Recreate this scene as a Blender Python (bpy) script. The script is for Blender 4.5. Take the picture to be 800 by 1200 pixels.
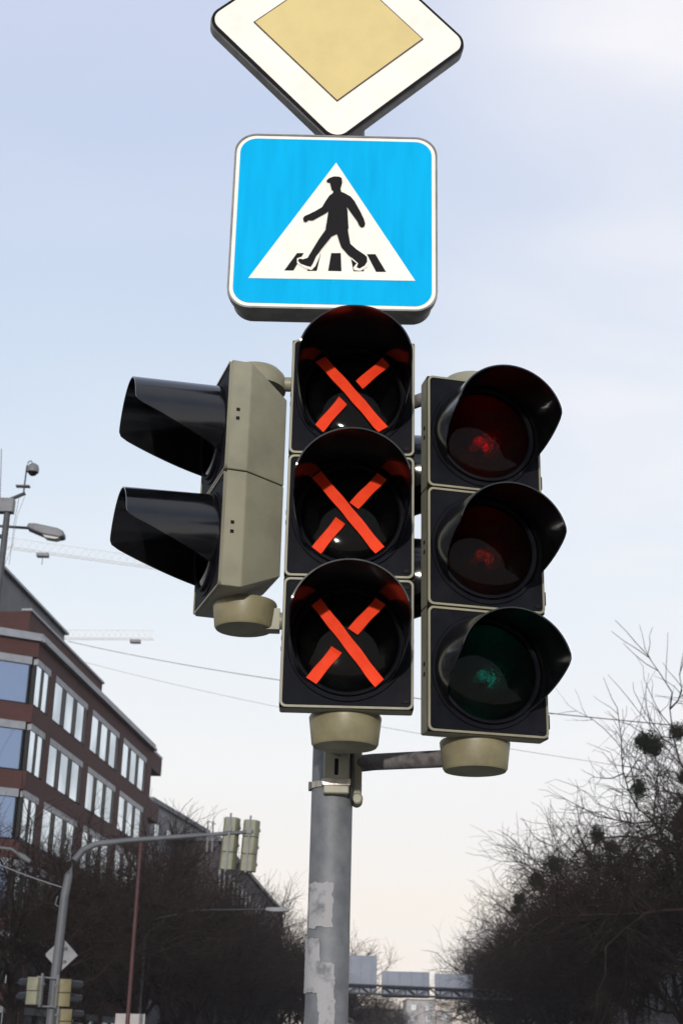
import bpy, math, random
import numpy as np
from mathutils import Vector, Matrix
R_ = math.radians
random.seed(7)
scene = bpy.context.scene
for o in list(bpy.data.objects): bpy.data.objects.remove(o)
col = scene.collection

# ------------------------------------------------------------------ camera
EYE = Vector((0, 0, 1.6)); PITCH = R_(21); ROLL = R_(1.3); FPX = 1650.0
fwd = Vector((0, math.cos(PITCH), math.sin(PITCH)))
up0 = Vector((0, -math.sin(PITCH), math.cos(PITCH))); rt0 = Vector((1, 0, 0))
rt = rt0*math.cos(ROLL) + up0*math.sin(ROLL)
up = -rt0*math.sin(ROLL) + up0*math.cos(ROLL)
cd = bpy.data.cameras.new('camera'); cam = bpy.data.objects.new('camera', cd); col.objects.link(cam)
m = Matrix((rt, up, -fwd)).transposed().to_4x4(); m.translation = EYE; cam.matrix_world = m
cd.sensor_fit = 'VERTICAL'; cd.sensor_height = 24; cd.sensor_width = 16; cd.lens = 24*FPX/1200
cd.clip_start = 0.05; cd.clip_end = 5000
cd.dof.use_dof = True; cd.dof.focus_distance = 2.9; cd.dof.aperture_fstop = 9.0
scene.camera = cam
def at(px, py, Y):
    d = fwd*FPX + rt*(px-400) + up*(600-py)
    return EYE + d*(Y/d.y)

# ------------------------------------------------------------------ light
SUN_EL, SUN_AZ = R_(8.5), R_(184)     # low sun added behind the viewer in place of a camera flash, azimuth clockwise from +Y
w = bpy.data.worlds.new('World'); scene.world = w; w.use_nodes = True
nt = w.node_tree; nt.nodes.clear(); N = nt.nodes.new; L = nt.links.new
sky = N('ShaderNodeTexSky'); sky.sky_type = 'NISHITA'; sky.sun_disc = False
sky.sun_elevation = SUN_EL; sky.sun_rotation = SUN_AZ; sky.air_density = 1.0; sky.dust_density = 1.2; sky.ozone_density = 1.6
tc = N('ShaderNodeTexCoord')
sep = N('ShaderNodeSeparateXYZ'); L(tc.outputs['Generated'], sep.inputs[0])
# veil of thin cloud: a plane-projected, stretched noise
zc = N('ShaderNodeMath'); zc.operation = 'MAXIMUM'; zc.inputs[1].default_value = 0.0; L(sep.outputs[2], zc.inputs[0])
za = N('ShaderNodeMath'); za.operation = 'ADD'; za.inputs[1].default_value = 0.12; L(zc.outputs[0], za.inputs[0])
dx = N('ShaderNodeMath'); dx.operation = 'DIVIDE'; L(sep.outputs[0], dx.inputs[0]); L(za.outputs[0], dx.inputs[1])
dy = N('ShaderNodeMath'); dy.operation = 'DIVIDE'; L(sep.outputs[1], dy.inputs[0]); L(za.outputs[0], dy.inputs[1])
cb = N('ShaderNodeCombineXYZ'); L(dx.outputs[0], cb.inputs[0]); L(dy.outputs[0], cb.inputs[1])
mp = N('ShaderNodeMapping'); mp.inputs['Rotation'].default_value = (0, 0, R_(35)); mp.inputs['Scale'].default_value = (0.75, 1.5, 1); mp.inputs['Location'].default_value = (7.4, 1.1, 0)
L(cb.outputs[0], mp.inputs[0])
ns = N('ShaderNodeTexNoise'); ns.inputs['Scale'].default_value = 1.3; ns.inputs['Detail'].default_value = 7; ns.inputs['Roughness'].default_value = 0.52; ns.inputs['Distortion'].default_value = 0.5
L(mp.outputs[0], ns.inputs['Vector'])
cr = N('ShaderNodeValToRGB'); cr.color_ramp.elements[0].position = 0.42; cr.color_ramp.elements[0].color = (0, 0, 0, 1)
cr.color_ramp.elements[1].position = 0.72; cr.color_ramp.elements[1].color = (1, 1, 1, 1); L(ns.outputs['Fac'], cr.inputs[0])
# horizon veil thickness by elevation
hz = N('ShaderNodeMapRange'); hz.inputs['From Min'].default_value = 0.0; hz.inputs['From Max'].default_value = 0.62
hz.inputs['To Min'].default_value = 1.0; hz.inputs['To Max'].default_value = 0.76; hz.interpolation_type = 'SMOOTHSTEP'; L(sep.outputs[2], hz.inputs['Value'])
# veil colour: warm at the horizon, neutral white higher up
vc = N('ShaderNodeValToRGB'); e = vc.color_ramp.elements
e[0].position = 0.0; e[0].color = (0.97, 0.83, 0.70, 1); e[1].position = 0.66; e[1].color = (0.59, 0.69, 0.96, 1)
for p, c in ((0.08, (0.98, 0.90, 0.81, 1)), (0.18, (0.95, 0.95, 0.94, 1)), (0.30, (0.83, 0.90, 0.97, 1)), (0.44, (0.71, 0.82, 0.97, 1))):
    k = e.new(p); k.color = c
L(sep.outputs[2], vc.inputs[0])
b1 = N('ShaderNodeBackground'); b1.inputs[1].default_value = 0.15; L(sky.outputs[0], b1.inputs[0])
b2 = N('ShaderNodeBackground'); b2.inputs[1].default_value = 1.05; L(vc.outputs[0], b2.inputs[0])
ms0 = N('ShaderNodeMixShader'); L(hz.outputs[0], ms0.inputs[0]); L(b1.outputs[0], ms0.inputs[1]); L(b2.outputs[0], ms0.inputs[2])
side = N('ShaderNodeMapRange'); side.inputs['From Min'].default_value = -0.02; side.inputs['From Max'].default_value = 0.20; side.inputs['To Min'].default_value = 0.25; side.inputs['To Max'].default_value = 1.0; side.interpolation_type = 'SMOOTHSTEP'; L(sep.outputs[0], side.inputs['Value'])
soft = N('ShaderNodeTexNoise'); soft.inputs['Scale'].default_value = 0.8; soft.inputs['Detail'].default_value = 3; L(mp.outputs[0], soft.inputs['Vector'])
sr = N('ShaderNodeMapRange'); sr.inputs['From Min'].default_value = 0.38; sr.inputs['From Max'].default_value = 0.54; L(soft.outputs['Fac'], sr.inputs['Value'])
s2 = N('ShaderNodeMath'); s2.operation = 'MULTIPLY'; L(side.outputs[0], s2.inputs[0]); L(sr.outputs[0], s2.inputs[1])
s4 = N('ShaderNodeMapRange'); s4.inputs['To Min'].default_value = 0.40; s4.inputs['To Max'].default_value = 1.0; L(cr.outputs[0], s4.inputs['Value'])
s3 = N('ShaderNodeMath'); s3.operation = 'MULTIPLY'; s3.use_clamp = True; L(s2.outputs[0], s3.inputs[0]); L(s4.outputs[0], s3.inputs[1])
b3 = N('ShaderNodeBackground'); b3.inputs[0].default_value = (0.93, 0.92, 0.95, 1); b3.inputs[1].default_value = 1.04
ms = N('ShaderNodeMixShader'); L(s3.outputs[0], ms.inputs[0]); L(ms0.outputs[0], ms.inputs[1]); L(b3.outputs[0], ms.inputs[2])
wo = N('ShaderNodeOutputWorld'); L(ms.outputs[0], wo.inputs[0])
sd = bpy.data.lights.new('flash_sun', 'SUN'); so = bpy.data.objects.new('flash_sun', sd); col.objects.link(so)
sd.energy = 2.6; sd.angle = R_(1.5); sd.color = (1.0, 0.96, 0.90)
sdir = Vector((math.sin(SUN_AZ)*math.cos(SUN_EL), math.cos(SUN_AZ)*math.cos(SUN_EL), math.sin(SUN_EL)))
so.rotation_euler = sdir.to_track_quat('Z', 'Y').to_euler(); so.location = (0, -5, 20)
scene.view_settings.view_transform = 'Standard'; scene.view_settings.look = 'None'
scene.view_settings.exposure = 0.0; scene.view_settings.gamma = 1.0
scene.render.engine = 'CYCLES'; scene.render.resolution_x = 682; scene.render.resolution_y = 1024
scene.cycles.max_bounces = 8; scene.cycles.transparent_max_bounces = 16
scene.cycles.volume_bounces = 0

# ------------------------------------------------------------------ materials
def mat(name, c, rough=0.6, metal=0.0, var=0.0, scale=20, bump=0.0, bscale=60, c2=None, spec=0.5, coat=0.0, streak=False, detail=6, ramp=(0.42, 0.68)):
    M = bpy.data.materials.new(name); M.use_nodes = True; t = M.node_tree; bs = t.nodes['Principled BSDF']
    bs.inputs['Base Color'].default_value = (*c, 1); bs.inputs['Roughness'].default_value = rough
    bs.inputs['Metallic'].default_value = metal; bs.inputs['Specular IOR Level'].default_value = spec
    bs.inputs['Coat Weight'].default_value = coat
    if var or c2:
        tcn = t.nodes.new('ShaderNodeTexCoord'); n = t.nodes.new('ShaderNodeTexNoise')
        n.inputs['Scale'].default_value = scale; n.inputs['Detail'].default_value = detail; n.inputs['Roughness'].default_value = 0.62
        v = tcn.outputs['Object']
        if streak:
            mpn = t.nodes.new('ShaderNodeMapping'); mpn.inputs['Scale'].default_value = (1, 1, 0.12); t.links.new(v, mpn.inputs[0]); v = mpn.outputs[0]
        t.links.new(v, n.inputs['Vector'])
        r = t.nodes.new('ShaderNodeValToRGB'); r.color_ramp.elements[0].position = ramp[0]; r.color_ramp.elements[1].position = ramp[1]
        if c2 is None: c2 = tuple(x*(1-var) for x in c)
        r.color_ramp.elements[0].color = (*c, 1); r.color_ramp.elements[1].color = (*c2, 1)
        t.links.new(n.outputs['Fac'], r.inputs[0]); t.links.new(r.outputs[0], bs.inputs['Base Color'])
        rr = t.nodes.new('ShaderNodeMapRange'); rr.inputs['To Min'].default_value = max(0.03, rough-0.08); rr.inputs['To Max'].default_value = min(1, rough+0.12)
        t.links.new(n.outputs['Fac'], rr.inputs[0]); t.links.new(rr.outputs[0], bs.inputs['Roughness'])
    if bump:
        tcn = t.nodes.new('ShaderNodeTexCoord'); n = t.nodes.new('ShaderNodeTexNoise'); n.inputs['Scale'].default_value = bscale; n.inputs['Detail'].default_value = 4
        t.links.new(tcn.outputs['Object'], n.inputs['Vector'])
        b = t.nodes.new('ShaderNodeBump'); b.inputs['Strength'].default_value = bump; b.inputs['Distance'].default_value = 0.002
        t.links.new(n.outputs['Fac'], b.inputs['Height']); t.links.new(b.outputs[0], bs.inputs['Normal'])
    return M
def brick(name, c1, c2, cm_, sx=1.0):
    M = mat(name, c1, 0.85); t = M.node_tree; bs = t.nodes['Principled BSDF']
    tcn = t.nodes.new('ShaderNodeTexCoord'); s = t.nodes.new('ShaderNodeSeparateXYZ'); t.links.new(tcn.outputs['Object'], s.inputs[0])
    a = t.nodes.new('ShaderNodeMath'); a.operation = 'ADD'; t.links.new(s.outputs[0], a.inputs[0]); t.links.new(s.outputs[1], a.inputs[1])
    c = t.nodes.new('ShaderNodeCombineXYZ'); t.links.new(a.outputs[0], c.inputs[0]); t.links.new(s.outputs[2], c.inputs[1])
    b = t.nodes.new('ShaderNodeTexBrick'); b.inputs['Scale'].default_value = 1.0; b.inputs['Brick Width'].default_value = 0.25; b.inputs['Row Height'].default_value = 0.08
    b.inputs['Mortar Size'].default_value = 0.008
    b.inputs['Color1'].default_value = (*c1, 1); b.inputs['Color2'].default_value = (*c2, 1); b.inputs['Mortar'].default_value = (*cm_, 1)
    t.links.new(c.outputs[0], b.inputs['Vector']); t.links.new(b.outputs['Color'], bs.inputs['Base Color'])
    return M
BLACK = mat('black_plastic', (0.007, 0.0075, 0.0095), 0.38, var=0.0, scale=30, c2=(0.014, 0.0145, 0.017), bump=0.12, bscale=90, spec=0.35)
BLACKIN = mat('visor_plastic', (0.0032, 0.0034, 0.0042), 0.13, scale=25, c2=(0.006, 0.006, 0.007), bump=0.05, bscale=40, spec=0.6)
BLACKM = mat('black_door', (0.005, 0.0055, 0.009), 0.6, scale=14, c2=(0.011, 0.0112, 0.014), bump=0.15, bscale=120, spec=0.06)
BEIGE = mat('beige_polycarbonate', (0.255, 0.242, 0.168), 0.45, scale=9, c2=(0.20, 0.188, 0.135), bump=0.08, bscale=70)
BEIGED = mat('grimy_beige', (0.25, 0.23, 0.155), 0.5, scale=6, c2=(0.13, 0.118, 0.085), streak=True)
CAPM = mat('ochre_beige_cap', (0.245, 0.215, 0.125), 0.42, scale=16, c2=(0.18, 0.155, 0.09))
GALV = mat('galvanised_steel', (0.115, 0.122, 0.134), 0.6, metal=0.25, scale=24, c2=(0.185, 0.19, 0.20), bump=0.35, bscale=60, ramp=(0.36, 0.70), detail=14)
RUST = mat('weathered_arm', (0.16, 0.15, 0.15), 0.75, scale=45, c2=(0.07, 0.055, 0.048), bump=0.5, bscale=90)
GREYBOX = mat('sign_back_grey', (0.20, 0.195, 0.195), 0.5, scale=18, c2=(0.12, 0.115, 0.11))
GALVD = mat('underlit_galvanised_steel', (0.085, 0.09, 0.098), 0.6, metal=0.2, scale=3, c2=(0.12, 0.122, 0.13))  # darker copy of the pole steel: weaker background light put into its colour
STEEL = mat('band_steel', (0.42, 0.40, 0.37), 0.32, metal=0.9, scale=50, c2=(0.30, 0.26, 0.22))
WHITES = mat('reflective_white', (0.86, 0.83, 0.75), 0.5, scale=9, c2=(0.80, 0.76, 0.67), spec=0.2, detail=10)
YELLOW = mat('faded_yellow', (0.66, 0.52, 0.215), 0.45, scale=9, c2=(0.61, 0.475, 0.20), bump=0.2, bscale=260, detail=10)
BLUE = mat('sign_blue', (0.0, 0.415, 0.76), 0.55, scale=34, c2=(0.0, 0.345, 0.665), streak=True, spec=0.05, bump=0.2, bscale=300, ramp=(0.35, 0.75))
INK = mat('sign_black', (0.007, 0.006, 0.007), 0.6, spec=0.12)
BROWNLINE = mat('brown_line', (0.055, 0.035, 0.03), 0.5)
TAPE = mat('fluorescent_red_tape', (0.84, 0.052, 0.010), 0.5, scale=25, c2=(0.74, 0.038, 0.007), bump=0.25, bscale=35, spec=0.08)
PAPER = mat('weathered_paper', (0.30, 0.295, 0.30), 0.85, scale=30, c2=(0.15, 0.15, 0.165), bump=0.4, bscale=120, ramp=(0.5, 0.66))
ASPH = mat('asphalt', (0.05, 0.05, 0.052), 0.9, scale=3, c2=(0.036, 0.036, 0.038), bump=0.5, bscale=70)
PAVE = mat('paving', (0.22, 0.21, 0.20), 0.9, scale=2, c2=(0.16, 0.155, 0.15), bump=0.3)
KERB = mat('kerb_stone', (0.30, 0.29, 0.28), 0.85, var=0.3, scale=8)
PAINT = mat('road_paint', (0.7, 0.7, 0.68), 0.7, var=0.3, scale=12)
GRASS = mat('winter_grass', (0.06, 0.07, 0.03), 0.95, scale=1.2, c2=(0.10, 0.085, 0.05), bump=0.6)
BRICK = brick('dark_red_brick', (0.075, 0.021, 0.018), (0.050, 0.015, 0.013), (0.045, 0.028, 0.026))
SLATE = mat('slate_cladding', (0.028, 0.033, 0.045), 0.5, scale=1.5, c2=(0.022, 0.026, 0.036))
ALU = mat('pale_metal_panel', (0.24, 0.25, 0.28), 0.45, scale=2.5, c2=(0.19, 0.20, 0.225))
DARKF = mat('dark_frame', (0.006, 0.007, 0.010), 0.5, spec=0.2)
BARK = mat('bark', (0.020, 0.0135, 0.0120), 0.95, scale=3, c2=(0.042, 0.030, 0.026), spec=0.05)
TWIG = BARK
MIST = mat('mistletoe_leaf', (0.018, 0.026, 0.013), 0.8, var=0.4, scale=4, spec=0.1)
REDP = mat('dark_red_paint', (0.055, 0.012, 0.014), 0.6, var=0.3, scale=5)
CRANEP = mat('hazed_crane_paint', (0.66, 0.65, 0.62), 0.5, var=0.1, scale=1)  # paleness of distance haze put into the crane colour
DARKS = mat('dark_steel', (0.05, 0.052, 0.06), 0.55, var=0.3, scale=6)
LAMPG = mat('lamp_grey', (0.15, 0.155, 0.17), 0.5, var=0.25, scale=4)
LAMPW = mat('lamp_bowl', (0.5, 0.5, 0.48), 0.2)
PANELB = mat('panel_back', (0.15, 0.175, 0.235), 0.5, scale=0.6, c2=(0.13, 0.15, 0.20))
PLASTER = mat('grey_plaster', (0.15, 0.145, 0.15), 0.9, scale=0.4, c2=(0.11, 0.105, 0.11))
PLASTERG = mat('blue_grey_render', (0.20, 0.205, 0.225), 0.9, scale=0.4, c2=(0.16, 0.165, 0.18))
PLASTERP = mat('pale_plaster', (0.40, 0.37, 0.36), 0.9, scale=0.4, c2=(0.22, 0.20, 0.19))
PLASTERD = mat('dark_plaster', (0.06, 0.05, 0.052), 0.9, scale=0.4, c2=(0.045, 0.038, 0.04))
ROOFG = mat('grey_roof', (0.13, 0.135, 0.155), 0.7, var=0.25, scale=0.8)
ROOFR = mat('red_tile_roof', (0.14, 0.045, 0.03), 0.85, var=0.4, scale=3)
CREAM = mat('cream_lamp_head', (0.185, 0.18, 0.12), 0.5, var=0.25, scale=8)
OCHRE = mat('ochre_lamp_head', (0.14, 0.115, 0.05), 0.5, var=0.25, scale=8)
WIRE = mat('wire_black', (0.02, 0.02, 0.022), 0.6)
WIREG = mat('wire_grey', (0.16, 0.16, 0.17), 0.6)
def glass_mat(name, c, rough=0.04, spec=0.8):
    M = mat(name, c, rough, spec=spec); bs = M.node_tree.nodes['Principled BSDF']; bs.inputs['IOR'].default_value = 1.6
    return M
WGLASS = glass_mat('window_glass', (0.05, 0.065, 0.08)); WGLASS.node_tree.nodes['Principled BSDF'].inputs['Metallic'].default_value = 0.9
WGLASS.node_tree.nodes['Principled BSDF'].inputs['Base Color'].default_value = (0.72, 0.82, 0.88, 1)
def wavy(M, sc, st_, c1, c2):
    t = M.node_tree; bs = t.nodes['Principled BSDF']; a = t.nodes.new('ShaderNodeTexCoord'); n = t.nodes.new('ShaderNodeTexNoise'); n.inputs['Scale'].default_value = sc; t.links.new(a.outputs['Object'], n.inputs['Vector'])
    b = t.nodes.new('ShaderNodeBump'); b.inputs['Strength'].default_value = st_; b.inputs['Distance'].default_value = 0.05; t.links.new(n.outputs['Fac'], b.inputs['Height']); t.links.new(b.outputs[0], bs.inputs['Normal'])
    q = t.nodes.new('ShaderNodeTexNoise'); q.inputs['Scale'].default_value = 0.35; q.inputs['Detail'].default_value = 0; t.links.new(a.outputs['Object'], q.inputs['Vector'])
    r_ = t.nodes.new('ShaderNodeValToRGB'); r_.color_ramp.elements[0].position = 0.4; r_.color_ramp.elements[1].position = 0.6
    r_.color_ramp.elements[0].color = (*c1, 1); r_.color_ramp.elements[1].color = (*c2, 1); t.links.new(q.outputs['Fac'], r_.inputs[0]); t.links.new(r_.outputs[0], bs.inputs['Base Color'])
wavy(WGLASS, 0.8, 0.25, (0.72, 0.82, 0.88), (0.42, 0.50, 0.56))
BGLASS = glass_mat('blue_window_glass', (0.10, 0.14, 0.24)); BGLASS.node_tree.nodes['Principled BSDF'].inputs['Metallic'].default_value = 0.7
BGLASS.node_tree.nodes['Principled BSDF'].inputs['Base Color'].default_value = (0.20, 0.27, 0.42, 1)
def lens_mat(name, tint, ior=1.25):
    M = bpy.data.materials.new(name); M.use_nodes = True; t = M.node_tree; t.nodes.clear()
    tr = t.nodes.new('ShaderNodeBsdfTransparent'); tr.inputs[0].default_value = (*tint, 1)
    gl = t.nodes.new('ShaderNodeBsdfGlossy'); gl.inputs['Roughness'].default_value = 0.035
    df = t.nodes.new('ShaderNodeBsdfDiffuse'); df.inputs[0].default_value = (0.004, 0.0035, 0.0035, 1)
    fr = t.nodes.new('ShaderNodeFresnel'); fr.inputs[0].default_value = ior
    m1 = t.nodes.new('ShaderNodeMixShader'); m1.inputs[0].default_value = 0.15
    t.links.new(tr.outputs[0], m1.inputs[1]); t.links.new(df.outputs[0], m1.inputs[2])
    m2 = t.nodes.new('ShaderNodeMixShader'); t.links.new(fr.outputs[0], m2.inputs[0]); t.links.new(m1.outputs[0], m2.inputs[1]); t.links.new(gl.outputs[0], m2.inputs[2])
    tcn = t.nodes.new('ShaderNodeTexCoord'); vo = t.nodes.new('ShaderNodeTexVoronoi'); vo.inputs['Scale'].default_value = 160
    t.links.new(tcn.outputs['Object'], vo.inputs['Vector'])
    bp = t.nodes.new('ShaderNodeBump'); bp.inputs['Strength'].default_value = 0.10; bp.inputs['Distance'].default_value = 0.001
    t.links.new(vo.outputs['Distance'], bp.inputs['Height']); t.links.new(bp.outputs[0], df.inputs['Normal'])
    n2 = t.nodes.new('ShaderNodeTexNoise'); n2.inputs['Scale'].default_value = 28; n2.inputs['Detail'].default_value = 4; t.links.new(tcn.outputs['Object'], n2.inputs['Vector'])
    b2_ = t.nodes.new('ShaderNodeBump'); b2_.inputs['Strength'].default_value = 0.03; b2_.inputs['Distance'].default_value = 0.004; t.links.new(n2.outputs['Fac'], b2_.inputs['Height']); t.links.new(b2_.outputs[0], gl.inputs['Normal'])
    o = t.nodes.new('ShaderNodeOutputMaterial'); t.links.new(m2.outputs[0], o.inputs[0])
    return M
LRED = lens_mat('red_lens', (0.62, 0.006, 0.012), 1.2); LAMB = lens_mat('amber_lens', (0.40, 0.085, 0.02), 1.2); LGRN = lens_mat('green_lens', (0.006, 0.36, 0.31), 1.2)
LREDD = lens_mat('dark_red_lens', (0.10, 0.004, 0.004)); LAMBD = lens_mat('dark_amber_lens', (0.08, 0.010, 0.004)); LGRND = lens_mat('dark_green_lens', (0.004, 0.05, 0.045))
def refl_mat():
    M = mat('tarnished_reflector', (0.16, 0.155, 0.15), 0.33, metal=1.0, bump=1.0, bscale=110)
    return M
REFL = refl_mat()
BULB = mat('glint_mottled_bulb', (0.85, 0.84, 0.82), 0.25, scale=160, c2=(0.25, 0.25, 0.25), bump=1.0, bscale=170, ramp=(0.45, 0.6))  # white and dark mottling paints the glints of the glow inside the lens

# ------------------------------------------------------------------ mesh building
class MB:
    def __init__(s): s.v = []; s.f = []; s.s = []
    def add(s, vs, fs, smooth=False):
        b = len(s.v); s.v += [tuple(p) for p in vs]; s.f += [tuple(i+b for i in f) for f in fs]; s.s += [smooth]*len(fs); return s
    def box(s, x0, x1, y0, y1, z0, z1, M=None):
        vs = [Vector((x, y, z)) for z in (z0, z1) for x, y in ((x0, y0), (x1, y0), (x1, y1), (x0, y1))]
        if M: vs = [M @ p for p in vs]
        return s.add(vs, [(3, 2, 1, 0), (4, 5, 6, 7), (0, 1, 5, 4), (1, 2, 6, 5), (2, 3, 7, 6), (3, 0, 4, 7)])
    def prism(s, poly, y0, y1, M=None):          # polygon in x,z extruded along y
        n = len(poly); vs = [Vector((x, y0, z)) for x, z in poly] + [Vector((x, y1, z)) for x, z in poly]
        if M: vs = [M @ p for p in vs]
        fs = [tuple(range(n)), tuple(range(2*n-1, n-1, -1))] + [(i, i+n, (i+1) % n+n, (i+1) % n) for i in range(n)]
        return s.add(vs, fs)
    def cone(s, p0, p1, r0, r1, n=16, caps=True, smooth=True):
        p0, p1 = Vector(p0), Vector(p1); d = (p1-p0).normalized()
        a = d.orthogonal().normalized(); b = d.cross(a)
        vs = []
        for p, r in ((p0, r0), (p1, r1)):
            vs += [p + (a*math.cos(2*math.pi*i/n) + b*math.sin(2*math.pi*i/n))*r for i in range(n)]
        s.add(vs, [(i, (i+1) % n, (i+1) % n+n, i+n) for i in range(n)], smooth)
        if caps: s.add(vs[:n], [tuple(range(n-1, -1, -1))]); s.add(vs[n:], [tuple(range(n))])
        return s
    def tube(s, pts, r, n=10):
        pts = [Vector(p) for p in pts]; rr = r if isinstance(r, (list, tuple)) else [r]*len(pts); vs = []
        for k, p in enumerate(pts):
            d = (pts[min(k+1, len(pts)-1)]-pts[max(k-1, 0)]).normalized()
            ref = Vector((0, 0, 1)) if abs(d.z) < 0.9 else Vector((1, 0, 0))
            a = d.cross(ref).normalized(); b = a.cross(d)
            vs += [p + (a*math.cos(2*math.pi*i/n)+b*math.sin(2*math.pi*i/n))*rr[k] for i in range(n)]
        fs = [(k*n+i, k*n+(i+1) % n, (k+1)*n+(i+1) % n, (k+1)*n+i) for k in range(len(pts)-1) for i in range(n)]
        s.add(vs, fs, True); s.add(vs[:n], [tuple(range(n-1, -1, -1))]); s.add(vs[-n:], [tuple(range(n))]); return s
    def lathe(s, prof, n=40, M=None, smooth=True):    # prof = (r, h) along local z
        vs = []
        for r, h in prof: vs += [Vector((r*math.cos(2*math.pi*i/n), r*math.sin(2*math.pi*i/n), h)) for i in range(n)]
        if M: vs = [M @ p for p in vs]
        return s.add(vs, [(k*n+i, k*n+(i+1) % n, (k+1)*n+(i+1) % n, (k+1)*n+i) for k in range(len(prof)-1) for i in range(n)], smooth)
    def build(s, name, m, parent=None, bevel=0.0, seg=2, sharp=40):
        me = bpy.data.meshes.new(name); me.from_pydata(s.v, [], s.f); me.update()
        me.polygons.foreach_set('use_smooth', s.s if not bevel else [True]*len(s.f))
        import bmesh
        bm = bmesh.new(); bm.from_mesh(me); bmesh.ops.remove_doubles(bm, verts=bm.verts, dist=1e-5); bmesh.ops.recalc_face_normals(bm, faces=bm.faces)
        bm.to_mesh(me); bm.free()
        me.set_sharp_from_angle(angle=R_(sharp))
        me.materials.append(m); o = bpy.data.objects.new(name, me); col.objects.link(o); o.parent = parent
        if bevel:
            b = o.modifiers.new('bevel', 'BEVEL'); b.width = bevel; b.segments = seg; b.limit_method = 'ANGLE'; b.angle_limit = R_(40); b.harden_normals = False
        return o
def tag(o, label=None, cat=None, group=None, kind=None):
    for k, v in (('label', label), ('category', cat), ('group', group), ('kind', kind)):
        if v: o[k] = v
    return o
def thing(name, label, cat, loc=(0, 0, 0), rz=0.0, group=None, rx=0.0, ry=0.0):
    o = bpy.data.objects.new(name, None); col.objects.link(o); o.location = loc; o.rotation_euler = (rx, ry, rz); o.empty_display_size = 0.1
    return tag(o, label, cat, group)
def copy_tree(o, parent=None):
    c = o.copy(); col.objects.link(c); c.parent = parent
    for ch in list(o.children): copy_tree(ch, c)
    return c
FACEY = Matrix.Rotation(R_(90), 4, 'X')        # lathe axis -> -y
def facey(x, z): return Matrix.Translation((x, 0, z)) @ FACEY

# ------------------------------------------------------------------ setting: ground and street
YAW = R_(4.3)
def st(lat, al, z=0.0): return Vector((lat*math.cos(YAW)+al*math.sin(YAW), -lat*math.sin(YAW)+al*math.cos(YAW), z))
def strip(name, lat0, lat1, a0, a1, z0, z1, m, tagged=True):
    b = MB(); vs = [st(lat0, a0, z0), st(lat1, a0, z0), st(lat1, a1, z0), st(lat0, a1, z0), st(lat0, a0, z1), st(lat1, a0, z1), st(lat1, a1, z1), st(lat0, a1, z1)]
    b.add(vs, [(3, 2, 1, 0), (4, 5, 6, 7), (0, 1, 5, 4), (1, 2, 6, 5), (2, 3, 7, 6), (3, 0, 4, 7)])
    o = b.build(name, m)
    if tagged: tag(o, kind='structure')
    return o
g = MB().add([(-1500, -1500, 0), (1500, -1500, 0), (1500, 1500, 0), (-1500, 1500, 0)], [(0, 1, 2, 3)]).build('ground', GRASS); tag(g, kind='structure')
def sheet(name, quads, z, m):
    b = MB()
    for l0, l1, a0, a1 in quads: b.add([st(l0, a0, z), st(l1, a0, z), st(l1, a1, z), st(l0, a1, z)], [(0, 1, 2, 3)])
    return tag(b.build(name, m), kind='structure')
sheet('road', [(-8.5, 8.5, -60, 420)], 0.004, ASPH)
sheet('road_markings', [(x-0.06, x+0.06, a, a+3) for x in (-5, 5) for a in range(-30, 200, 9)] +
      [(x, x+0.5, 4.6, 8.2) for k in range(7) for x in (-8.1+k*1.0,)] + [(x, x+0.5, 4.6, 8.2) for k in range(6) for x in (1.9+k*1.05,)], 0.008, PAINT)
strip('median_island', -1.3, 1.3, -20, 4.4, 0.0, 0.13, PAVE)
strip('median_kerb', -1.42, -1.302, -20, 4.4, 0.0, 0.135, KERB); strip('median_kerb', 1.302, 1.42, -20, 4.4, 0.0, 0.135, KERB)
strip('median_verge', -1.3, 1.3, 8.6, 100, 0.0, 0.12, GRASS)
strip('pavement', -15.5, -8.62, -60, 420, 0.0, 0.12, PAVE); strip('pavement', 8.62, 17, -60, 420, 0.0, 0.12, PAVE)
strip('kerb', -8.618, -8.5, -60, 420, 0.0, 0.13, KERB); strip('kerb', 8.5, 8.618, -60, 420, 0.0, 0.13, KERB)

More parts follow.
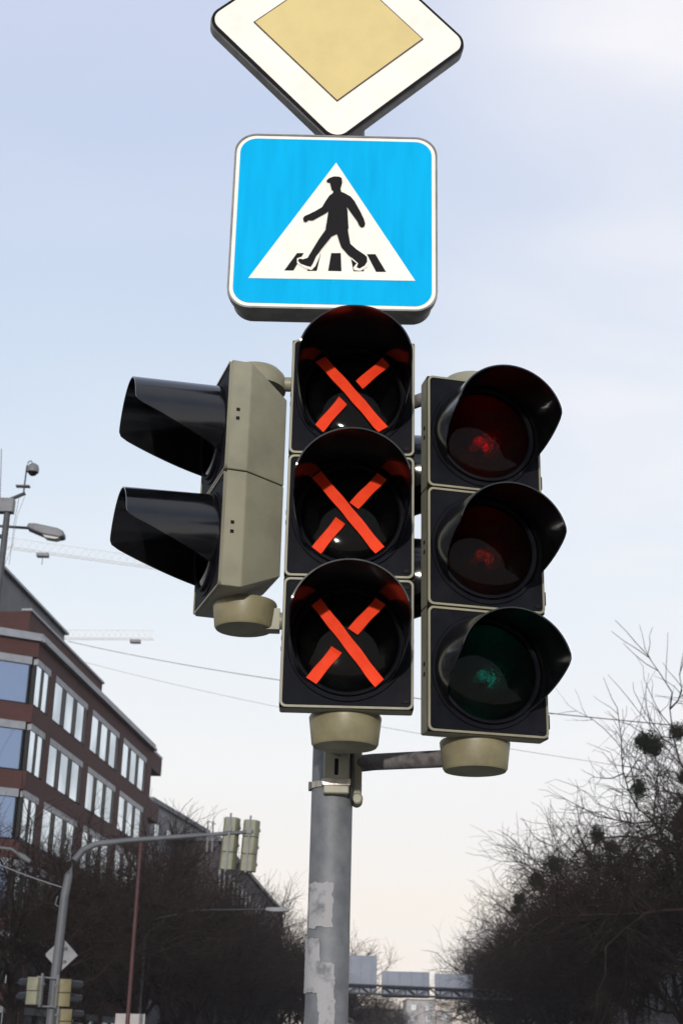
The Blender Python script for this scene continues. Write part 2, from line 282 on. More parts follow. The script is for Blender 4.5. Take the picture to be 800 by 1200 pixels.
# ------------------------------------------------------------------ signal heads
def rr_poly(w, h, r, n=6, cx=0, cz=0):
    pts = []
    for (x, z, a0) in ((w/2-r, h/2-r, 0), (-w/2+r, h/2-r, 90), (-w/2+r, -h/2+r, 180), (w/2-r, -h/2+r, 270)):
        for k in range(n+1):
            a = R_(a0+90*k/n); pts.append((cx+x+r*math.cos(a), cz+z+r*math.sin(a)))
    return pts
def visor_mb(cz, Lmax, r0=0.1165, r1=0.1175, droop=0.055, v0=0.17, Lmin=0.0004, th=0.003):
    n, m = 72, 10; b = MB(); vs = []
    for side in (0, 1):
        for j in range(m+1):
            for i in range(n):
                a = 2*math.pi*i/n; v = math.cos(a)
                kk = min(max((v+0.64)/(v0+0.64), 0.0), 1.35); k = 0.05+0.95*kk if v > -0.64 else 0.05*max(0.0, (v+0.72)/0.08)
                q = 24.0; Lx = Lmin+(Lmax-Lmin)*min(k, 1.4)
                Lx = -math.log(math.exp(-q*Lx/Lmax)+math.exp(-q))/q*Lmax; Lx = max(Lx, Lmin)
                t = j/m; r = r0+(r1-r0)*t*Lx/Lmax-(th if side else 0)
                vs.append((r*math.sin(a), -0.006-Lx*t, cz+r*v-droop*Lx*t))
    o = n*(m+1); fs = []
    for j in range(m):
        for i in range(n):
            i2 = (i+1) % n
            fs.append((j*n+i, j*n+i2, (j+1)*n+i2, (j+1)*n+i)); fs.append((o+j*n+i, o+(j+1)*n+i, o+(j+1)*n+i2, o+j*n+i2))
    for i in range(n):
        i2 = (i+1) % n; fs.append((m*n+i, m*n+i2, o+m*n+i2, o+m*n+i)); fs.append((i, o+i, o+i2, i2))
    b.add(vs, fs, True); return b
def tape(cz, a, l0, l1, wdt, lift, sag=0.0):
    """strip of tape across the lens: l0..l1 along direction a, clinging to the ring and dome"""
    b = MB(); vs = []; n = 14; d = Vector((math.cos(a), 0, math.sin(a))); p = Vector((-math.sin(a), 0, math.cos(a)))
    for k in range(n+1):
        l = l0+(l1-l0)*k/n
        for sgn in (-1, 1):
            q = d*l+p*(sgn*wdt/2+0.0006*math.sin(l*95+a*3+sgn))+d*(sgn*0.0016*math.sin(a*7+cz*30) if k in (0, n) else 0)+Vector((-0.005, 0, 0)); rr = math.hypot(q.x, q.z)
            y = -0.0205-lift if rr > 0.103 else -0.0205-lift-0.006*(1-(rr/0.103)**2)
            vs.append((q.x, y-0.0007*max(0, math.sin(l*160+cz*40+sgn))-(0.003 if k == n else 0), cz+q.z))
    for k in range(n+1):
        vs.append((vs[2*k][0], vs[2*k][1]+0.0006, vs[2*k][2])); vs.append((vs[2*k+1][0], vs[2*k+1][1]+0.0006, vs[2*k+1][2]))
    m2 = 2*(n+1)
    fs = [(2*k, 2*k+1, 2*k+3, 2*k+2) for k in range(n)] + [(m2+2*k, m2+2*k+2, m2+2*k+3, m2+2*k+1) for k in range(n)]
    fs += [(2*k, 2*k+2, m2+2*k+2, m2+2*k) for k in range(n)] + [(2*k+1, m2+2*k+1, m2+2*k+3, 2*k+3) for k in range(n)] + [(0, m2, m2+1, 1), (2*n, 2*n+1, m2+2*n+1, m2+2*n)]
    return b.add(vs, fs, True)
def signal_head(name, label, cat, loc, rz, n, w, h, lenses, L_vis=0.214, tapes=None, hinges=False, droop=0.055):
    t = thing(name, label, cat, loc, rz)
    wi = w*0.56; D0, D1 = 0.046, 0.150
    for k in range(n):
        z0, z1 = k*h+0.0012, (k+1)*h-0.0012; cz = (k+0.5)*h
        bt = 0.055 if k == 0 else 0.0; tt = 0.055 if k == n-1 else 0.0
        b = MB(); x = w/2; xi = wi/2
        vs = [(-x, 0, z0), (x, 0, z0), (x, 0, z1), (-x, 0, z1), (-x, D0, z0), (x, D0, z0), (x, D0, z1), (-x, D0, z1), (-xi, D1, z0+bt), (xi, D1, z0+bt), (xi, D1, z1-tt), (-xi, D1, z1-tt)]
        b.add(vs, [(0, 4, 5, 1), (1, 5, 6, 2), (2, 6, 7, 3), (3, 7, 4, 0), (4, 8, 9, 5), (5, 9, 10, 6), (6, 10, 11, 7), (7, 11, 8, 4), (8, 11, 10, 9)])
        hs = b.build('housing', BEIGE, t, bevel=0.003, seg=2); hs.modifiers[0].angle_limit = R_(12); hs.modifiers[0].harden_normals = True
        # side vents and hinge lugs
        for q in (0.012, -0.010):
            for sx in (-1, 1): MB().box(sx*x-0.0012, sx*x+0.0012, 0.014, 0.022, cz+q-0.004, cz+q+0.004).build('vent_hole', INK, hs)
        if hinges:
            for q in (-0.095, 0.10): MB().box(x-0.006, x+0.006, 0.002, 0.020, cz+q-0.016, cz+q+0.016).build('hinge', BEIGED if q > 0 else BLACKM, t, bevel=0.003)
        # rim and door
        b = MB(); po = rr_poly(w-0.002, h-0.004, 0.012, cz=cz); pi_ = rr_poly(w-0.011, h-0.013, 0.009, cz=cz); m_ = len(po)
        vs = [(a, 0.001, c) for a, c in po] + [(a, -0.0065, c) for a, c in po] + [(a, -0.0065, c) for a, c in pi_] + [(a, 0.001, c) for a, c in pi_]
        fs = []
        for i in range(m_):
            j = (i+1) % m_
            for q in range(3): fs.append((q*m_+i, q*m_+j, (q+1)*m_+j, (q+1)*m_+i))
        b.add(vs, fs); b.build('door_rim', BEIGED, t)
        # black door panel with the hole of the lens
        b = MB(); pd = rr_poly(w-0.0116, h-0.0136, 0.009, n=6, cz=cz); m_ = 72
        ring = []
        # outer square loop resampled by angle
        for i in range(m_):
            a = 2*math.pi*i/m_; dx_, dz_ = math.cos(a), math.sin(a)
            hx, hz_ = (w-0.0118)/2, (h-0.0138)/2
            s_ = min(hx/abs(dx_) if abs(dx_) > 1e-6 else 9, hz_/abs(dz_) if abs(dz_) > 1e-6 else 9)
            ring.append((dx_*s_, cz+dz_*s_))
        vs = [(a, -0.004, c) for a, c in ring]; fs = []
        pr = [(0.123, -0.004), (0.121, -0.0075), (0.1125, -0.0075), (0.111, -0.016), (0.106, -0.0175), (0.1025, -0.012), (0.102, -0.002)]
        for r, y in pr: vs += [(r*math.cos(2*math.pi*i/m_), y, cz+r*math.sin(2*math.pi*i/m_)) for i in range(m_)]
        for q in range(len(pr)):
            for i in range(m_):
                j = (i+1) % m_; fs.append((q*m_+i, q*m_+j, (q+1)*m_+j, (q+1)*m_+i))
        b.add(vs, fs, True); dr = b.build('door', BLACKM, t, sharp=30)
        for q in (-1, 1): MB().box(w/2-0.023, w/2-0.010, -0.0062, -0.0035, cz+q*(h/2-0.018)-0.004, cz+q*(h/2-0.018)+0.004).build('clip', INK, dr, bevel=0.001)
        # lens, reflector, bulb
        b = MB(); b.lathe([(0.103*math.cos(R_(q)) if q < 90 else 0.0001, 0.010+0.013*math.sin(R_(q))) for q in range(0, 91, 6)], 64, facey(0, cz))
        ln = b.build('lens', lenses[k], t)
        b = MB(); b.lathe([(0.1015*q/12+0.0002, -0.075*(1-(q/12)**2)-0.0005) for q in range(13)], 48, facey(0, cz)); b.build('reflector', REFL, t)
        b = MB(); b.lathe([(0.0001, -0.018), (0.007, -0.019), (0.012, -0.024), (0.014, -0.032), (0.012, -0.044), (0.009, -0.055), (0.008, -0.072)], 16, facey(0, cz)); b.build('bulb', BULB, t)
        # visor
        vz = visor_mb(cz, L_vis, droop=droop); vo = vz.build('visor', BLACKIN, t)
        if tapes:
            for (a, l0, l1, lift) in tapes[k]: tape(cz, R_(a), l0, l1, 0.0235, lift).build('tape_strip', TAPE, t)
    H_ = n*h
    for (za, zb, sg) in ((0.004, -0.058, -1), (H_-0.004, H_+0.045, 1)):
        b = MB(); r = 0.0745; Mx = Matrix.Translation((0, 0.088, 0))
        if sg < 0: pr = [(0.0002, 0.006), (r-0.002, 0.006), (r, 0.002), (r-0.001, -0.006), (r-0.0065, -0.052), (r-0.010, -0.057), (0.0002, -0.058)]
        else: pr = [(0.0002, H_-0.01), (r, H_-0.01), (r, H_+0.018), (r-0.004, H_+0.030), (r-0.015, H_+0.042), (0.03, H_+0.047), (0.0002, H_+0.048)]
        b.lathe(pr, 48, Mx); b.build('end_cap', CAPM if sg < 0 else BEIGE, t, sharp=35)
    return t
TAPES = [[(-52, -0.099, 0.112, 0.0024), (50, 0.022, 0.108, 0.001), (52, -0.108, -0.028, 0.001)],
         [(-51, -0.108, 0.106, 0.0024), (50, 0.018, 0.108, 0.001), (53, -0.106, -0.026, 0.001)],
         [(-50, -0.104, 0.110, 0.0024), (46, 0.026, 0.108, 0.001), (52, -0.106, -0.026, 0.001)]]
signal_head('traffic_signal', 'black-faced three-lamp traffic light with an orange-red tape cross over every lens, front of the pole', 'traffic light',
            (0.0185, 2.757, 2.237), R_(0.6), 3, 0.268, 0.2745, (LGRND, LAMBD, LREDD), tapes=TAPES)
signal_head('traffic_signal', 'three-lamp traffic light without tape, turned to the right, on an arm right of the pole', 'traffic light',
            (0.3115, 2.862, 2.213), R_(12.8), 3, 0.262, 0.269, (LGRN, LAMB, LRED), hinges=True, L_vis=0.176, droop=0.16)
signal_head('pedestrian_signal', 'two-lamp signal seen from its beige side, visors pointing left, left of the taped traffic light', 'pedestrian signal',
            (-0.302, 3.095, 2.56), R_(-72.4), 2, 0.262, 0.280, (LGRND, LREDD))
signal_head('pedestrian_signal', 'two-lamp signal behind the pole, black visors showing between the two three-lamp heads', 'pedestrian signal',
            (0.135, 3.33, 2.55), R_(88), 2, 0.262, 0.280, (LGRND, LREDD), L_vis=0.2)

# ------------------------------------------------------------------ pole with brackets
P = thing('signal_pole', 'grey galvanised steel pole with torn white paper remnants, carrying the traffic lights and road signs', 'pole', (-0.006, 3.12, 0.13))
PX = -0.006; PYc = 3.12
b = MB(); b.cone((-0.006, 0, 0), (0.0, 0, 2.2), 0.0462, 0.0452, 48, False); b.cone((0.0, 0, 2.2), (0.0, 0, 4.45), 0.0452, 0.044, 48, False)
b.lathe([(0.044, 4.45), (0.03, 4.47), (0.0002, 4.475)], 48); b.build('pole_tube', GALV, P)
MB().lathe([(0.0465, 0.0), (0.11, 0.0), (0.11, 0.018), (0.06, 0.02), (0.0465, 0.05)], 32).build('base_flange', GALV, P)
def loc(v): return Vector(v)-Vector((-0.006, 3.12, 0.13))
def curved_sheet(name, m, a0, a1, z0, z1, r, edge=0.006, seed=1):
    rnd = random.Random(seed); b = MB(); na, nz = 30, 44; vs = []
    def walk(n, amp):
        v = 0; o = []
        for _ in range(n): v = v*0.85+rnd.gauss(0, amp*0.55)+(rnd.choice((-1, 1))*amp*1.6 if rnd.random() < 0.08 else 0); o.append(v)
        return o
    el, er, et, eb = walk(nz+1, edge), walk(nz+1, edge), walk(na+1, edge), walk(na+1, edge)
    def P_(j, i, rad):
        t, s = j/nz, i/na; a = a0+(a1-a0)*s + (el[j]*(1-s)+er[j]*s)/r; z = z0+(z1-z0)*t+eb[i]*(1-t)+et[i]*t
        return (rad*math.sin(a)-0.003, -rad*math.cos(a), z)
    for rad in (r, r-0.0006):
        for j in range(nz+1):
            for i in range(na+1): vs.append(P_(j, i, rad+(rnd.uniform(0, 0.0006) if rad == r else 0)))
    k = (na+1)*(nz+1); fs = []
    for j in range(nz):
        for i in range(na):
            q = j*(na+1)+i; fs.append((q, q+1, q+na+2, q+na+1)); fs.append((k+q, k+q+na+1, k+q+na+2, k+q+1))
    bd = [i for i in range(na+1)]+[j*(na+1)+na for j in range(1, nz+1)]+[nz*(na+1)+i for i in range(na-1, -1, -1)]+[j*(na+1) for j in range(nz-1, 0, -1)]
    for q in range(len(bd)): fs.append((bd[q], k+bd[q], k+bd[(q+1) % len(bd)], bd[(q+1) % len(bd)]))
    b.add(vs, fs, True); return b.build(name, m, P)
zl = lambda py: at(380, py, 3.075).z-0.13
curved_sheet('paper_remnant', PAPER, R_(-62), R_(12), zl(1087), zl(1035), 0.0472, 0.0012, 3)
curved_sheet('paper_remnant', PAPER, R_(-80), R_(-18), zl(1163), zl(1100), 0.0474, 0.0011, 5)
curved_sheet('paper_remnant', PAPER, R_(-20), R_(20), zl(1222), zl(1128), 0.0476, 0.0016, 8)
# front bracket plate, slot, band
zb = at(390, 918, 3.07).z-0.13
b = MB(); b.box(-0.020, 0.036, -0.064, -0.040, zb-0.024, zb+0.085); b.build('bracket_plate', BEIGE, P, bevel=0.003)
b = MB(); b.box(0.003, 0.012, -0.0655, -0.060, zb+0.016, zb+0.052); b.build('bracket_slot', INK, P, bevel=0.002)
b = MB(); b.cone((0.010, -0.052, zb+0.078), (0.022, -0.27, zb+0.085), 0.021, 0.021, 20); b.build('bracket_arm', CAPM, P)
b = MB(); b.lathe([(0.0462, zb-0.006), (0.0478, zb-0.006), (0.0478, zb+0.008), (0.0462, zb+0.008)], 48, Matrix.Translation((-0.001, 0, 0)))
b.box(-0.0215, 0.0375, -0.0665, -0.0645, zb-0.006, zb+0.008); b.box(0.037, 0.0390, -0.0665, -0.028, zb-0.006, zb+0.008); b.box(-0.0230, -0.0213, -0.0665, -0.038, zb-0.006, zb+0.008)
b.build('clamp_band', STEEL, P, bevel=0.0008)
b = MB(); b.box(-0.053, -0.046, -0.012, 0.012, zb-0.008, zb+0.010); b.build('band_screw', RUST, P, bevel=0.002)
b = MB(); b.box(0.044, 0.064, -0.030, 0.030, zb-0.030, zb+0.082); b.cone((0.054, -0.034, zb-0.028), (0.054, 0.02, zb-0.028), 0.013, 0.013, 16); b.build('bracket_plate', BEIGE, P, bevel=0.004)
# cable down the plate
b = MB(); b.tube([(0.040, -0.20, zb+0.10), (0.040, -0.10, zb+0.095), (0.041, -0.058, zb+0.07), (0.0415, -0.054, zb+0.0), (0.042, -0.050, zb-0.034), (0.046, -0.030, zb-0.040)], 0.0032, 8); b.build('cable', WIRE, P)
# lower and upper arms to the right head, arms to the left and rear heads
ar = loc(at(415, 884, 3.0)); br = loc(at(522, 889, 2.95))
b = MB(); b.tube([(0.035, 0.0, ar.z), (0.09, -0.03, ar.z+0.002), br], 0.0185, 16); b.build('support_arm', RUST, P)
ur = loc(at(508, 463, 2.98)); b = MB(); b.tube([(0.04, 0.0, ur.z+0.0), (0.12, -0.05, ur.z), ur, (ur.x+0.07, ur.y-0.01, ur.z)], 0.016, 14); b.build('support_arm', RUST, P)
b = MB(); b.cone((-0.03, 0.0, 2.56-0.035-0.13), (-0.17, -0.0, 2.56-0.035-0.13), 0.02, 0.02, 16); b.box(-0.165, -0.13, -0.02, 0.02, 2.37, 2.42); b.build('support_arm', BEIGE, P)
b = MB(); b.cone((-0.03, 0.0, 3.13-0.13), (-0.21, -0.0, 3.13-0.13), 0.018, 0.018, 16); b.build('support_arm', BEIGE, P)
b = MB(); b.cone((0.0, 0.02, 2.53-0.13), (0.06, 0.2, 2.53-0.13), 0.018, 0.018, 16); b.cone((0.0, 0.02, 3.14-0.13), (0.06, 0.2, 3.14-0.13), 0.018, 0.018, 16); b.build('support_arm', BEIGE, P)
b = MB(); b.cone((0.012, -0.03, 2.94), (0.02, -0.28, 2.95), 0.018, 0.018, 16); b.build('support_arm', BEIGE, P)

# ------------------------------------------------------------------ road signs
S = thing('pedestrian_crossing_sign', 'square blue sign with rounded corners, white triangle and walking figure on a zebra crossing', 'road sign', (-0.034, 2.97, 3.5045))
SW, SH = 0.496, 0.486
def layer(poly, y, thick, name, m, parent, bevel=0):
    return MB().prism(poly, y-thick, y, None).build(name, m, parent, bevel=bevel, seg=1)
def frame_mb(w, h, r, t, y0, y1, n=8):
    po = rr_poly(w, h, r, n); pi_ = rr_poly(w-2*t, h-2*t, max(r-t, 0.004), n); m_ = len(po)
    vs = [(a, y1, c) for a, c in po]+[(a, y0, c) for a, c in po]+[(a, y0, c) for a, c in pi_]+[(a, y1, c) for a, c in pi_]
    fs = []
    for i in range(m_):
        j = (i+1) % m_
        for q in range(4): fs.append((q*m_+i, q*m_+j, ((q+1) % 4)*m_+j, ((q+1) % 4)*m_+i))
    return MB().add(vs, fs)
MB().prism(rr_poly(SW+0.006, SH+0.006, 0.053, 10), 0.004, 0.030).build('front_rim', GREYBOX, S, bevel=0.004)
MB().prism(rr_poly(SW-0.010, SH-0.010, 0.050, 10), 0.0305, 0.088).build('sign_box', GREYBOX, S, bevel=0.006)
b = MB(); b.box(-0.18, 0.18, 0.0885, 0.106, 0.12, 0.15); b.box(-0.18, 0.18, 0.0885, 0.106, -0.15, -0.12); b.build('mounting_rail', GALV, S)
layer(rr_poly(SW, SH, 0.050, 10), 0.003, 0.005, 'sign_plate', WHITES, S)
layer(rr_poly(SW-0.018, SH-0.018, 0.042, 10), -0.002, 0.0012, 'blue_field', BLUE, S)
frame_mb(SW+0.010, SH+0.010, 0.055, 0.0045, -0.004, 0.012).build('edge_trim', GREYBOX, S)
def sp(cx, cy):      # tracing of the symbol, already in sign-plane metres
    p = at(230+cx/2.424, cy/2.424, 2.97); return (p.x+0.034, p.z-3.5045)
def trace(pts): return [sp(*p) for p in pts]
tri = trace([(397, 465), (621, 800), (148, 792)])
layer(tri, -0.0032, 0.0010, 'white_triangle', WHITES, S)
b = MB()
for q in ([(286, 722), (305, 722), (276, 771), (250, 771)], [(330, 723), (353, 724), (342, 772), (315, 772)], [(383, 722), (410, 722), (412, 773), (374, 772)],
          [(436, 723), (462, 723), (476, 773), (446, 773)], [(484, 725), (508, 725), (538, 775), (510, 775)]):
    b.prism(trace(q), -0.0052, -0.0042)
b.build('zebra_stripes', INK, S)
# white outline round the shoes where they cross the stripes
MB().prism(trace([(286, 738), (300, 733), (318, 740), (330, 728), (352, 724), (349, 735), (338, 760), (327, 771), (308, 765), (286, 751)]), -0.0064, -0.0054).build('shoe_outline', WHITES, S)
MB().prism(trace([(438, 728), (455, 722), (482, 730), (490, 747), (486, 761), (466, 773), (448, 771), (446, 763), (455, 752), (440, 740)]), -0.0064, -0.0054).build('shoe_outline', WHITES, S)
body = [(389, 540), (388, 553), (377, 561), (367, 576), (357, 593), (338, 604), (320, 613), (308, 618), (303, 625), (305, 633), (312, 635), (318, 629), (330, 630), (350, 619), (368, 609), (375, 603),
        (371, 630), (367, 653), (367, 657), (348, 684), (331, 712), (316, 737), (303, 741), (292, 739), (289, 745), (296, 753), (315, 760), (325, 762), (331, 753), (340, 733), (355, 711), (384, 675), (399, 668),
        (405, 688), (411, 705), (430, 727), (449, 743), (459, 752), (455, 763), (463, 767), (478, 758), (485, 747), (484, 734), (476, 727), (456, 714), (437, 697), (433, 675), (430, 656), (432, 652), (429, 602), (427, 591),
        (441, 611), (457, 633), (461, 643), (468, 650), (476, 648), (479, 640), (476, 628), (466, 607), (449, 576), (438, 563), (422, 554), (411, 549), (409, 540)]
head = [(370, 517), (379, 510), (391, 506), (406, 507), (413, 511), (414, 523), (411, 533), (408, 543), (404, 548), (393, 549), (384, 543), (381, 531), (379, 523), (370, 521)]
b = MB(); b.prism(trace(body), -0.0076, -0.0066); b.prism(trace(head), -0.0078, -0.0067); b.build('walking_figure', INK, S)

D = thing('priority_road_sign', 'diamond-shaped white sign with a faded yellow square in its middle, topmost on the pole', 'road sign', at(396.8, 37.5, 3.0), R_(6.6), ry=R_(0.0))
R45 = Matrix.Rotation(R_(45), 4, 'Y')
def dia(side, r): 
    return [(math.cos(R_(45))*a-math.sin(R_(45))*c, math.sin(R_(45))*a+math.cos(R_(45))*c) for a, c in rr_poly(side, side, r, 10)]
DS = 0.500
MB().prism(dia(DS, 0.045), 0.002, 0.038).build('sign_box', GREYBOX, D, bevel=0.004)
layer(dia(DS-0.004, 0.044), -0.001, 0.002, 'black_border', INK, D)
layer(dia(DS-0.020, 0.036), -0.0032, 0.0010, 'sign_plate', WHITES, D)
layer(dia(0.318, 0.002), -0.0045, 0.0008, 'brown_border', BROWNLINE, D)
layer(dia(0.311, 0.002), -0.0055, 0.0008, 'yellow_square', YELLOW, D)
b = MB(); b.box(-0.12, 0.12, 0.0485, 0.07, 0.08, 0.11); b.box(-0.12, 0.12, 0.0485, 0.07, -0.11, -0.08); b.build('mounting_rail', GALV, D)
b = MB(); b.box(-0.018, 0.018, 0.049, 0.056, -0.37, -0.20); b.build('hanger_strap', GREYBOX, D)

# ------------------------------------------------------------------ red-brick office building (left)
YB = math.atan2(2.72, 28.9)
OB = thing('office_building', 'dark red brick office block with ribbon windows, grey lintel panels and slate rooftop storey', 'building', (-14.4, 65.75, 0), R_(90)-YB)
# local: x along the facade away from viewer, y into the building (towards the left), z up
LEN = 26.0; DEP = 26.0; ST = 3.15; NF = 6
bays = [(0.15, 2.5, 2), (3.3, 9.7, 3), (10.7, 17.1, 3), (18.1, 24.6, 3)]
ca, sa = math.cos(R_(125)), math.sin(R_(125))     # chamfer direction, in local xy
def CH(s, d, z):  # along chamfer s, depth d
    return Vector((ca*s + sa*d, sa*s - ca*d, z))
b = MB(); CHL = 9.0
def cbox(b, s0, s1, d0, d1, z0, z1):
    vs = [CH(s, d, z) for z in (z0, z1) for s, d in ((s0, d0), (s1, d0), (s1, d1), (s0, d1))]
    b.add(vs, [(3, 2, 1, 0), (4, 5, 6, 7), (0, 1, 5, 4), (1, 2, 6, 5), (2, 3, 7, 6), (3, 0, 4, 7)])
zs = []
for k in range(NF):
    ht = 19.0-ST*k; gb = 16.68-ST*k; zs.append((ht, gb))
    top = 19.75 if k == 0 else 16.68-ST*(k-1)
    b.box(0.0, LEN, 0.0, 0.45, ht, top); cbox(b, 0.02, CHL, 0.0, 0.45, ht, top)
    if k == NF-1: b.box(0.0, LEN, 0.0, 0.45, 0, gb); cbox(b, 0.02, CHL, 0, 0.45, 0, gb)
    if k in (0, 1): b.box(LEN, LEN+3.0, 0.002, 4.0, ht-0.35, top)
    for (a0, a1) in ((2.5, 3.3), (9.7, 10.7), (17.1, 18.1), (24.6, 26.0)): b.box(a0, a1, 0.003, 0.45, gb+0.002, ht-0.002)
    cbox(b, 4.6, 5.4, 0.003, 0.45, gb+0.002, ht-0.002)
    b.box(0.002, 0.14, 0.003, 0.3, gb+0.002, ht-0.002) if False else None
b.box(0.9, 15.5, 0.9, 1.3, 19.75, 21.6); b.box(0.9, 1.3, 1.3, 12, 19.75, 21.6); b.box(25.5, 26, 0.45, DEP, 0, 19.7)
b.build('wall', BRICK, OB)
b = MB(); b.box(0.6, 25.4, 0.9, 24, 0.1, 19.5); b.build('interior_core', DARKF, OB)
b = MB(); b.box(-0.05, LEN+0.1, -0.28, 0.6, 19.752, 19.90); b.box(-0.05, LEN+0.1, -0.18, 0.6, 19.902, 20.15)
cbox(b, -0.05, CHL, -0.28, 0.6, 19.755, 19.897); cbox(b, -0.05, CHL, -0.18, 0.6, 19.905, 20.147); b.box(0.8, 15.6, 0.8, 1.32, 21.602, 21.72); b.box(LEN+0.1, LEN+3, -0.03, 0.3, 19.752, 19.9); b.build('cornice', ALU, OB)
b = MB(); b.box(0.5, 25, 1.0, 20, 19.6, 19.74); b.build('flat_roof', SLATE, OB)
pent = MB(); pent.box(-3.0, 14.0, 3.0, 14, 19.76, 24.2); po_ = pent.build('rooftop_storey', SLATE, OB)
b = MB(); b.box(-3.15, 14.2, 2.8, 14.2, 24.202, 24.34); b.build('roof_edge', ALU, po_)
for k, (ht, gb) in enumerate(zs):
    for (a0, a1, n) in bays:
        f = MB(); q = MB(); hd = 0.32; wd = (a1-a0)/n
        f.box(a0, a1, 0.10, 0.30, gb+0.003, gb+0.09)
        for j in range(n):
            x0 = a0+j*wd
            q.box(x0+0.10, x0+wd*0.66, 0.045, 0.065, gb+0.09, ht-hd-0.03)
            f.box(x0+wd*0.66+0.003, x0+wd*0.99, 0.035, 0.34, gb+0.093, ht-hd-0.004); f.box(x0+0.01, x0+0.097, 0.10, 0.3, gb+0.093, ht-hd-0.004)
        wdw = f.build('window', DARKF, OB); q.build('pane', WGLASS, wdw)
        l_ = MB(); 
        for j in range(n): l_.box(a0+j*wd+0.02, a0+(j+1)*wd-0.02, 0.02, 0.24, ht-hd, ht-0.004)
        l_.build('lintel_panel', ALU, wdw)
    for (s0, s1) in ((0.25, 4.6), (5.4, 8.9)):
        f = MB(); cbox(f, s0, s1, 0.10, 0.28, gb+0.003, gb+0.09); cbox(f, s0, s0+0.09, 0.10, 0.28, gb+0.093, ht-0.38); cbox(f, s1-0.09, s1, 0.10, 0.28, gb+0.093, ht-0.38)
        wdw = f.build('window', DARKF, OB); q = MB(); cbox(q, s0+0.092, s1-0.092, 0.14, 0.16, gb+0.09, ht-0.38); q.build('pane', BGLASS, wdw)
        q = MB(); cbox(q, s0, s1, 0.02, 0.24, ht-0.37, ht-0.004); q.build('lintel_panel', ALU, wdw)
f = MB(); f.box(26.05, 26.6, 0.4, 0.6, 13.2, 15.6); f.build('balcony_post', DARKF, OB)

# ------------------------------------------------------------------ other buildings
def block(name, label, p0, p1, depth, h, wallm, roofm, roof_h=2.2, ridge=True, wins=True, side=-1, cat='building', nfl=4, winw=1.2, flat=False):
    p0 = Vector(p0); p1 = Vector(p1); d = p1-p0; Ln = d.length; a = math.atan2(d.y, d.x)
    t = thing(name, label, cat, (p0.x, p0.y, 0), a)
    s = 1 if side < 0 else -1
    b = MB(); b.box(0, Ln, min(0, s*depth), max(0, s*depth), 0, h); b.build('wall', wallm, t)
    if flat: b = MB(); b.box(-0.2, Ln+0.2, min(-s*0.2, s*(depth+0.2)), max(-s*0.2, s*(depth+0.2)), h+0.002, h+0.35)
    else:
        b = MB(); ym = s*depth/2; ov = 0.4
        vs = [(-ov, -s*ov, h+0.002), (Ln+ov, -s*ov, h+0.002), (Ln+ov, s*(depth+ov), h+0.002), (-ov, s*(depth+ov), h+0.002), (roof_h, ym, h+roof_h), (Ln-roof_h, ym, h+roof_h)]
        b.add(vs, [(0, 3, 2, 1), (0, 1, 5, 4), (1, 2, 5), (2, 3, 4, 5), (3, 0, 4)])
    b.build('roof', roofm, t)
    if wins:
        fh = (h-0.6)/nfl; nb = max(1, int(Ln/3.2)); nb = min(nb, 100//nfl)
        for k in range(nfl):
            for j in range(nb):
                xc = (j+0.5)*Ln/nb; z0 = 0.9+k*fh
                f = MB(); y0, y1 = sorted((-s*0.03, s*0.06)); fr = 0.08
                f.box(xc-winw/2, xc-winw/2+fr, y0, y1, z0, z0+fh*0.55); f.box(xc+winw/2-fr, xc+winw/2, y0, y1, z0, z0+fh*0.55)
                f.box(xc-winw/2+fr, xc+winw/2-fr, y0, y1, z0, z0+fr); f.box(xc-winw/2+fr, xc+winw/2-fr, y0, y1, z0+fh*0.55-fr, z0+fh*0.55)
                f.box(xc-0.03, xc+0.03, y0, y1, z0+fr, z0+fh*0.55-fr)
                w_ = f.build('window', LAMPG, t); y0, y1 = sorted((-s*0.012, s*0.05))
                q = MB(); q.box(xc-winw/2+fr, xc-0.03, y0, y1, z0+fr, z0+fh*0.55-fr); q.box(xc+0.03, xc+winw/2-fr, y0, y1, z0+fr, z0+fh*0.55-fr); q.build('pane', WGLASS, w_)
    return t
def at_height(px, py, z):
    d = fwd*FPX + rt*(px-400) + up*(600-py); return EYE + d*((z-EYE.z)/d.z)
q0 = at_height(178, 940, 18.5); q1 = at_height(243, 978, 18.5)
block('apartment_building', 'pale grey flat-roofed apartment block just beyond the red brick office block', (q0.x, q0.y, 0), (q1.x, q1.y, 0), 14, 18.5, PLASTERG, ROOFG, nfl=5, flat=True)
q1b = at_height(256, 986, 16.5); q2 = at_height(331, 1072, 16.5)
block('terrace_building', 'long dark building whose roofline slopes away behind the left row of trees', (q1b.x, q1b.y, 0), (q2.x, q2.y, 0), 14, 16.5, PLASTERD, SLATE, nfl=4, flat=True)
block('street_building', 'pale grey house front half hidden behind the right row of bare trees', (18.2, 66, 0), (21.6, 118, 0), 14, 10.2, PLASTERP, ROOFR, side=1, nfl=3, roof_h=4)
block('street_building', 'dark house beyond the pale grey house front behind the right trees', (22.2, 121, 0), (26.5, 180, 0), 14, 12, PLASTERD, ROOFG, side=1, nfl=4, roof_h=3)
# cupola on the pale house
cp = at(792, 962, 62); cu = thing('cupola', 'small red domed roof turret showing through branches at the right edge', 'turret', (20.6, 78, 11.2))
MB().lathe([(1.9, 0.0), (1.9, 1.9), (2.1, 1.95), (2.1, 2.1)], 16, smooth=False).build('drum', PLASTERP, cu)
MB().lathe([(2.15, 2.102), (2.0, 2.9), (1.5, 3.7), (0.8, 4.25), (0.15, 4.6), (0.08, 5.6), (0.0005, 5.7)], 24).build('dome', REDP, cu)
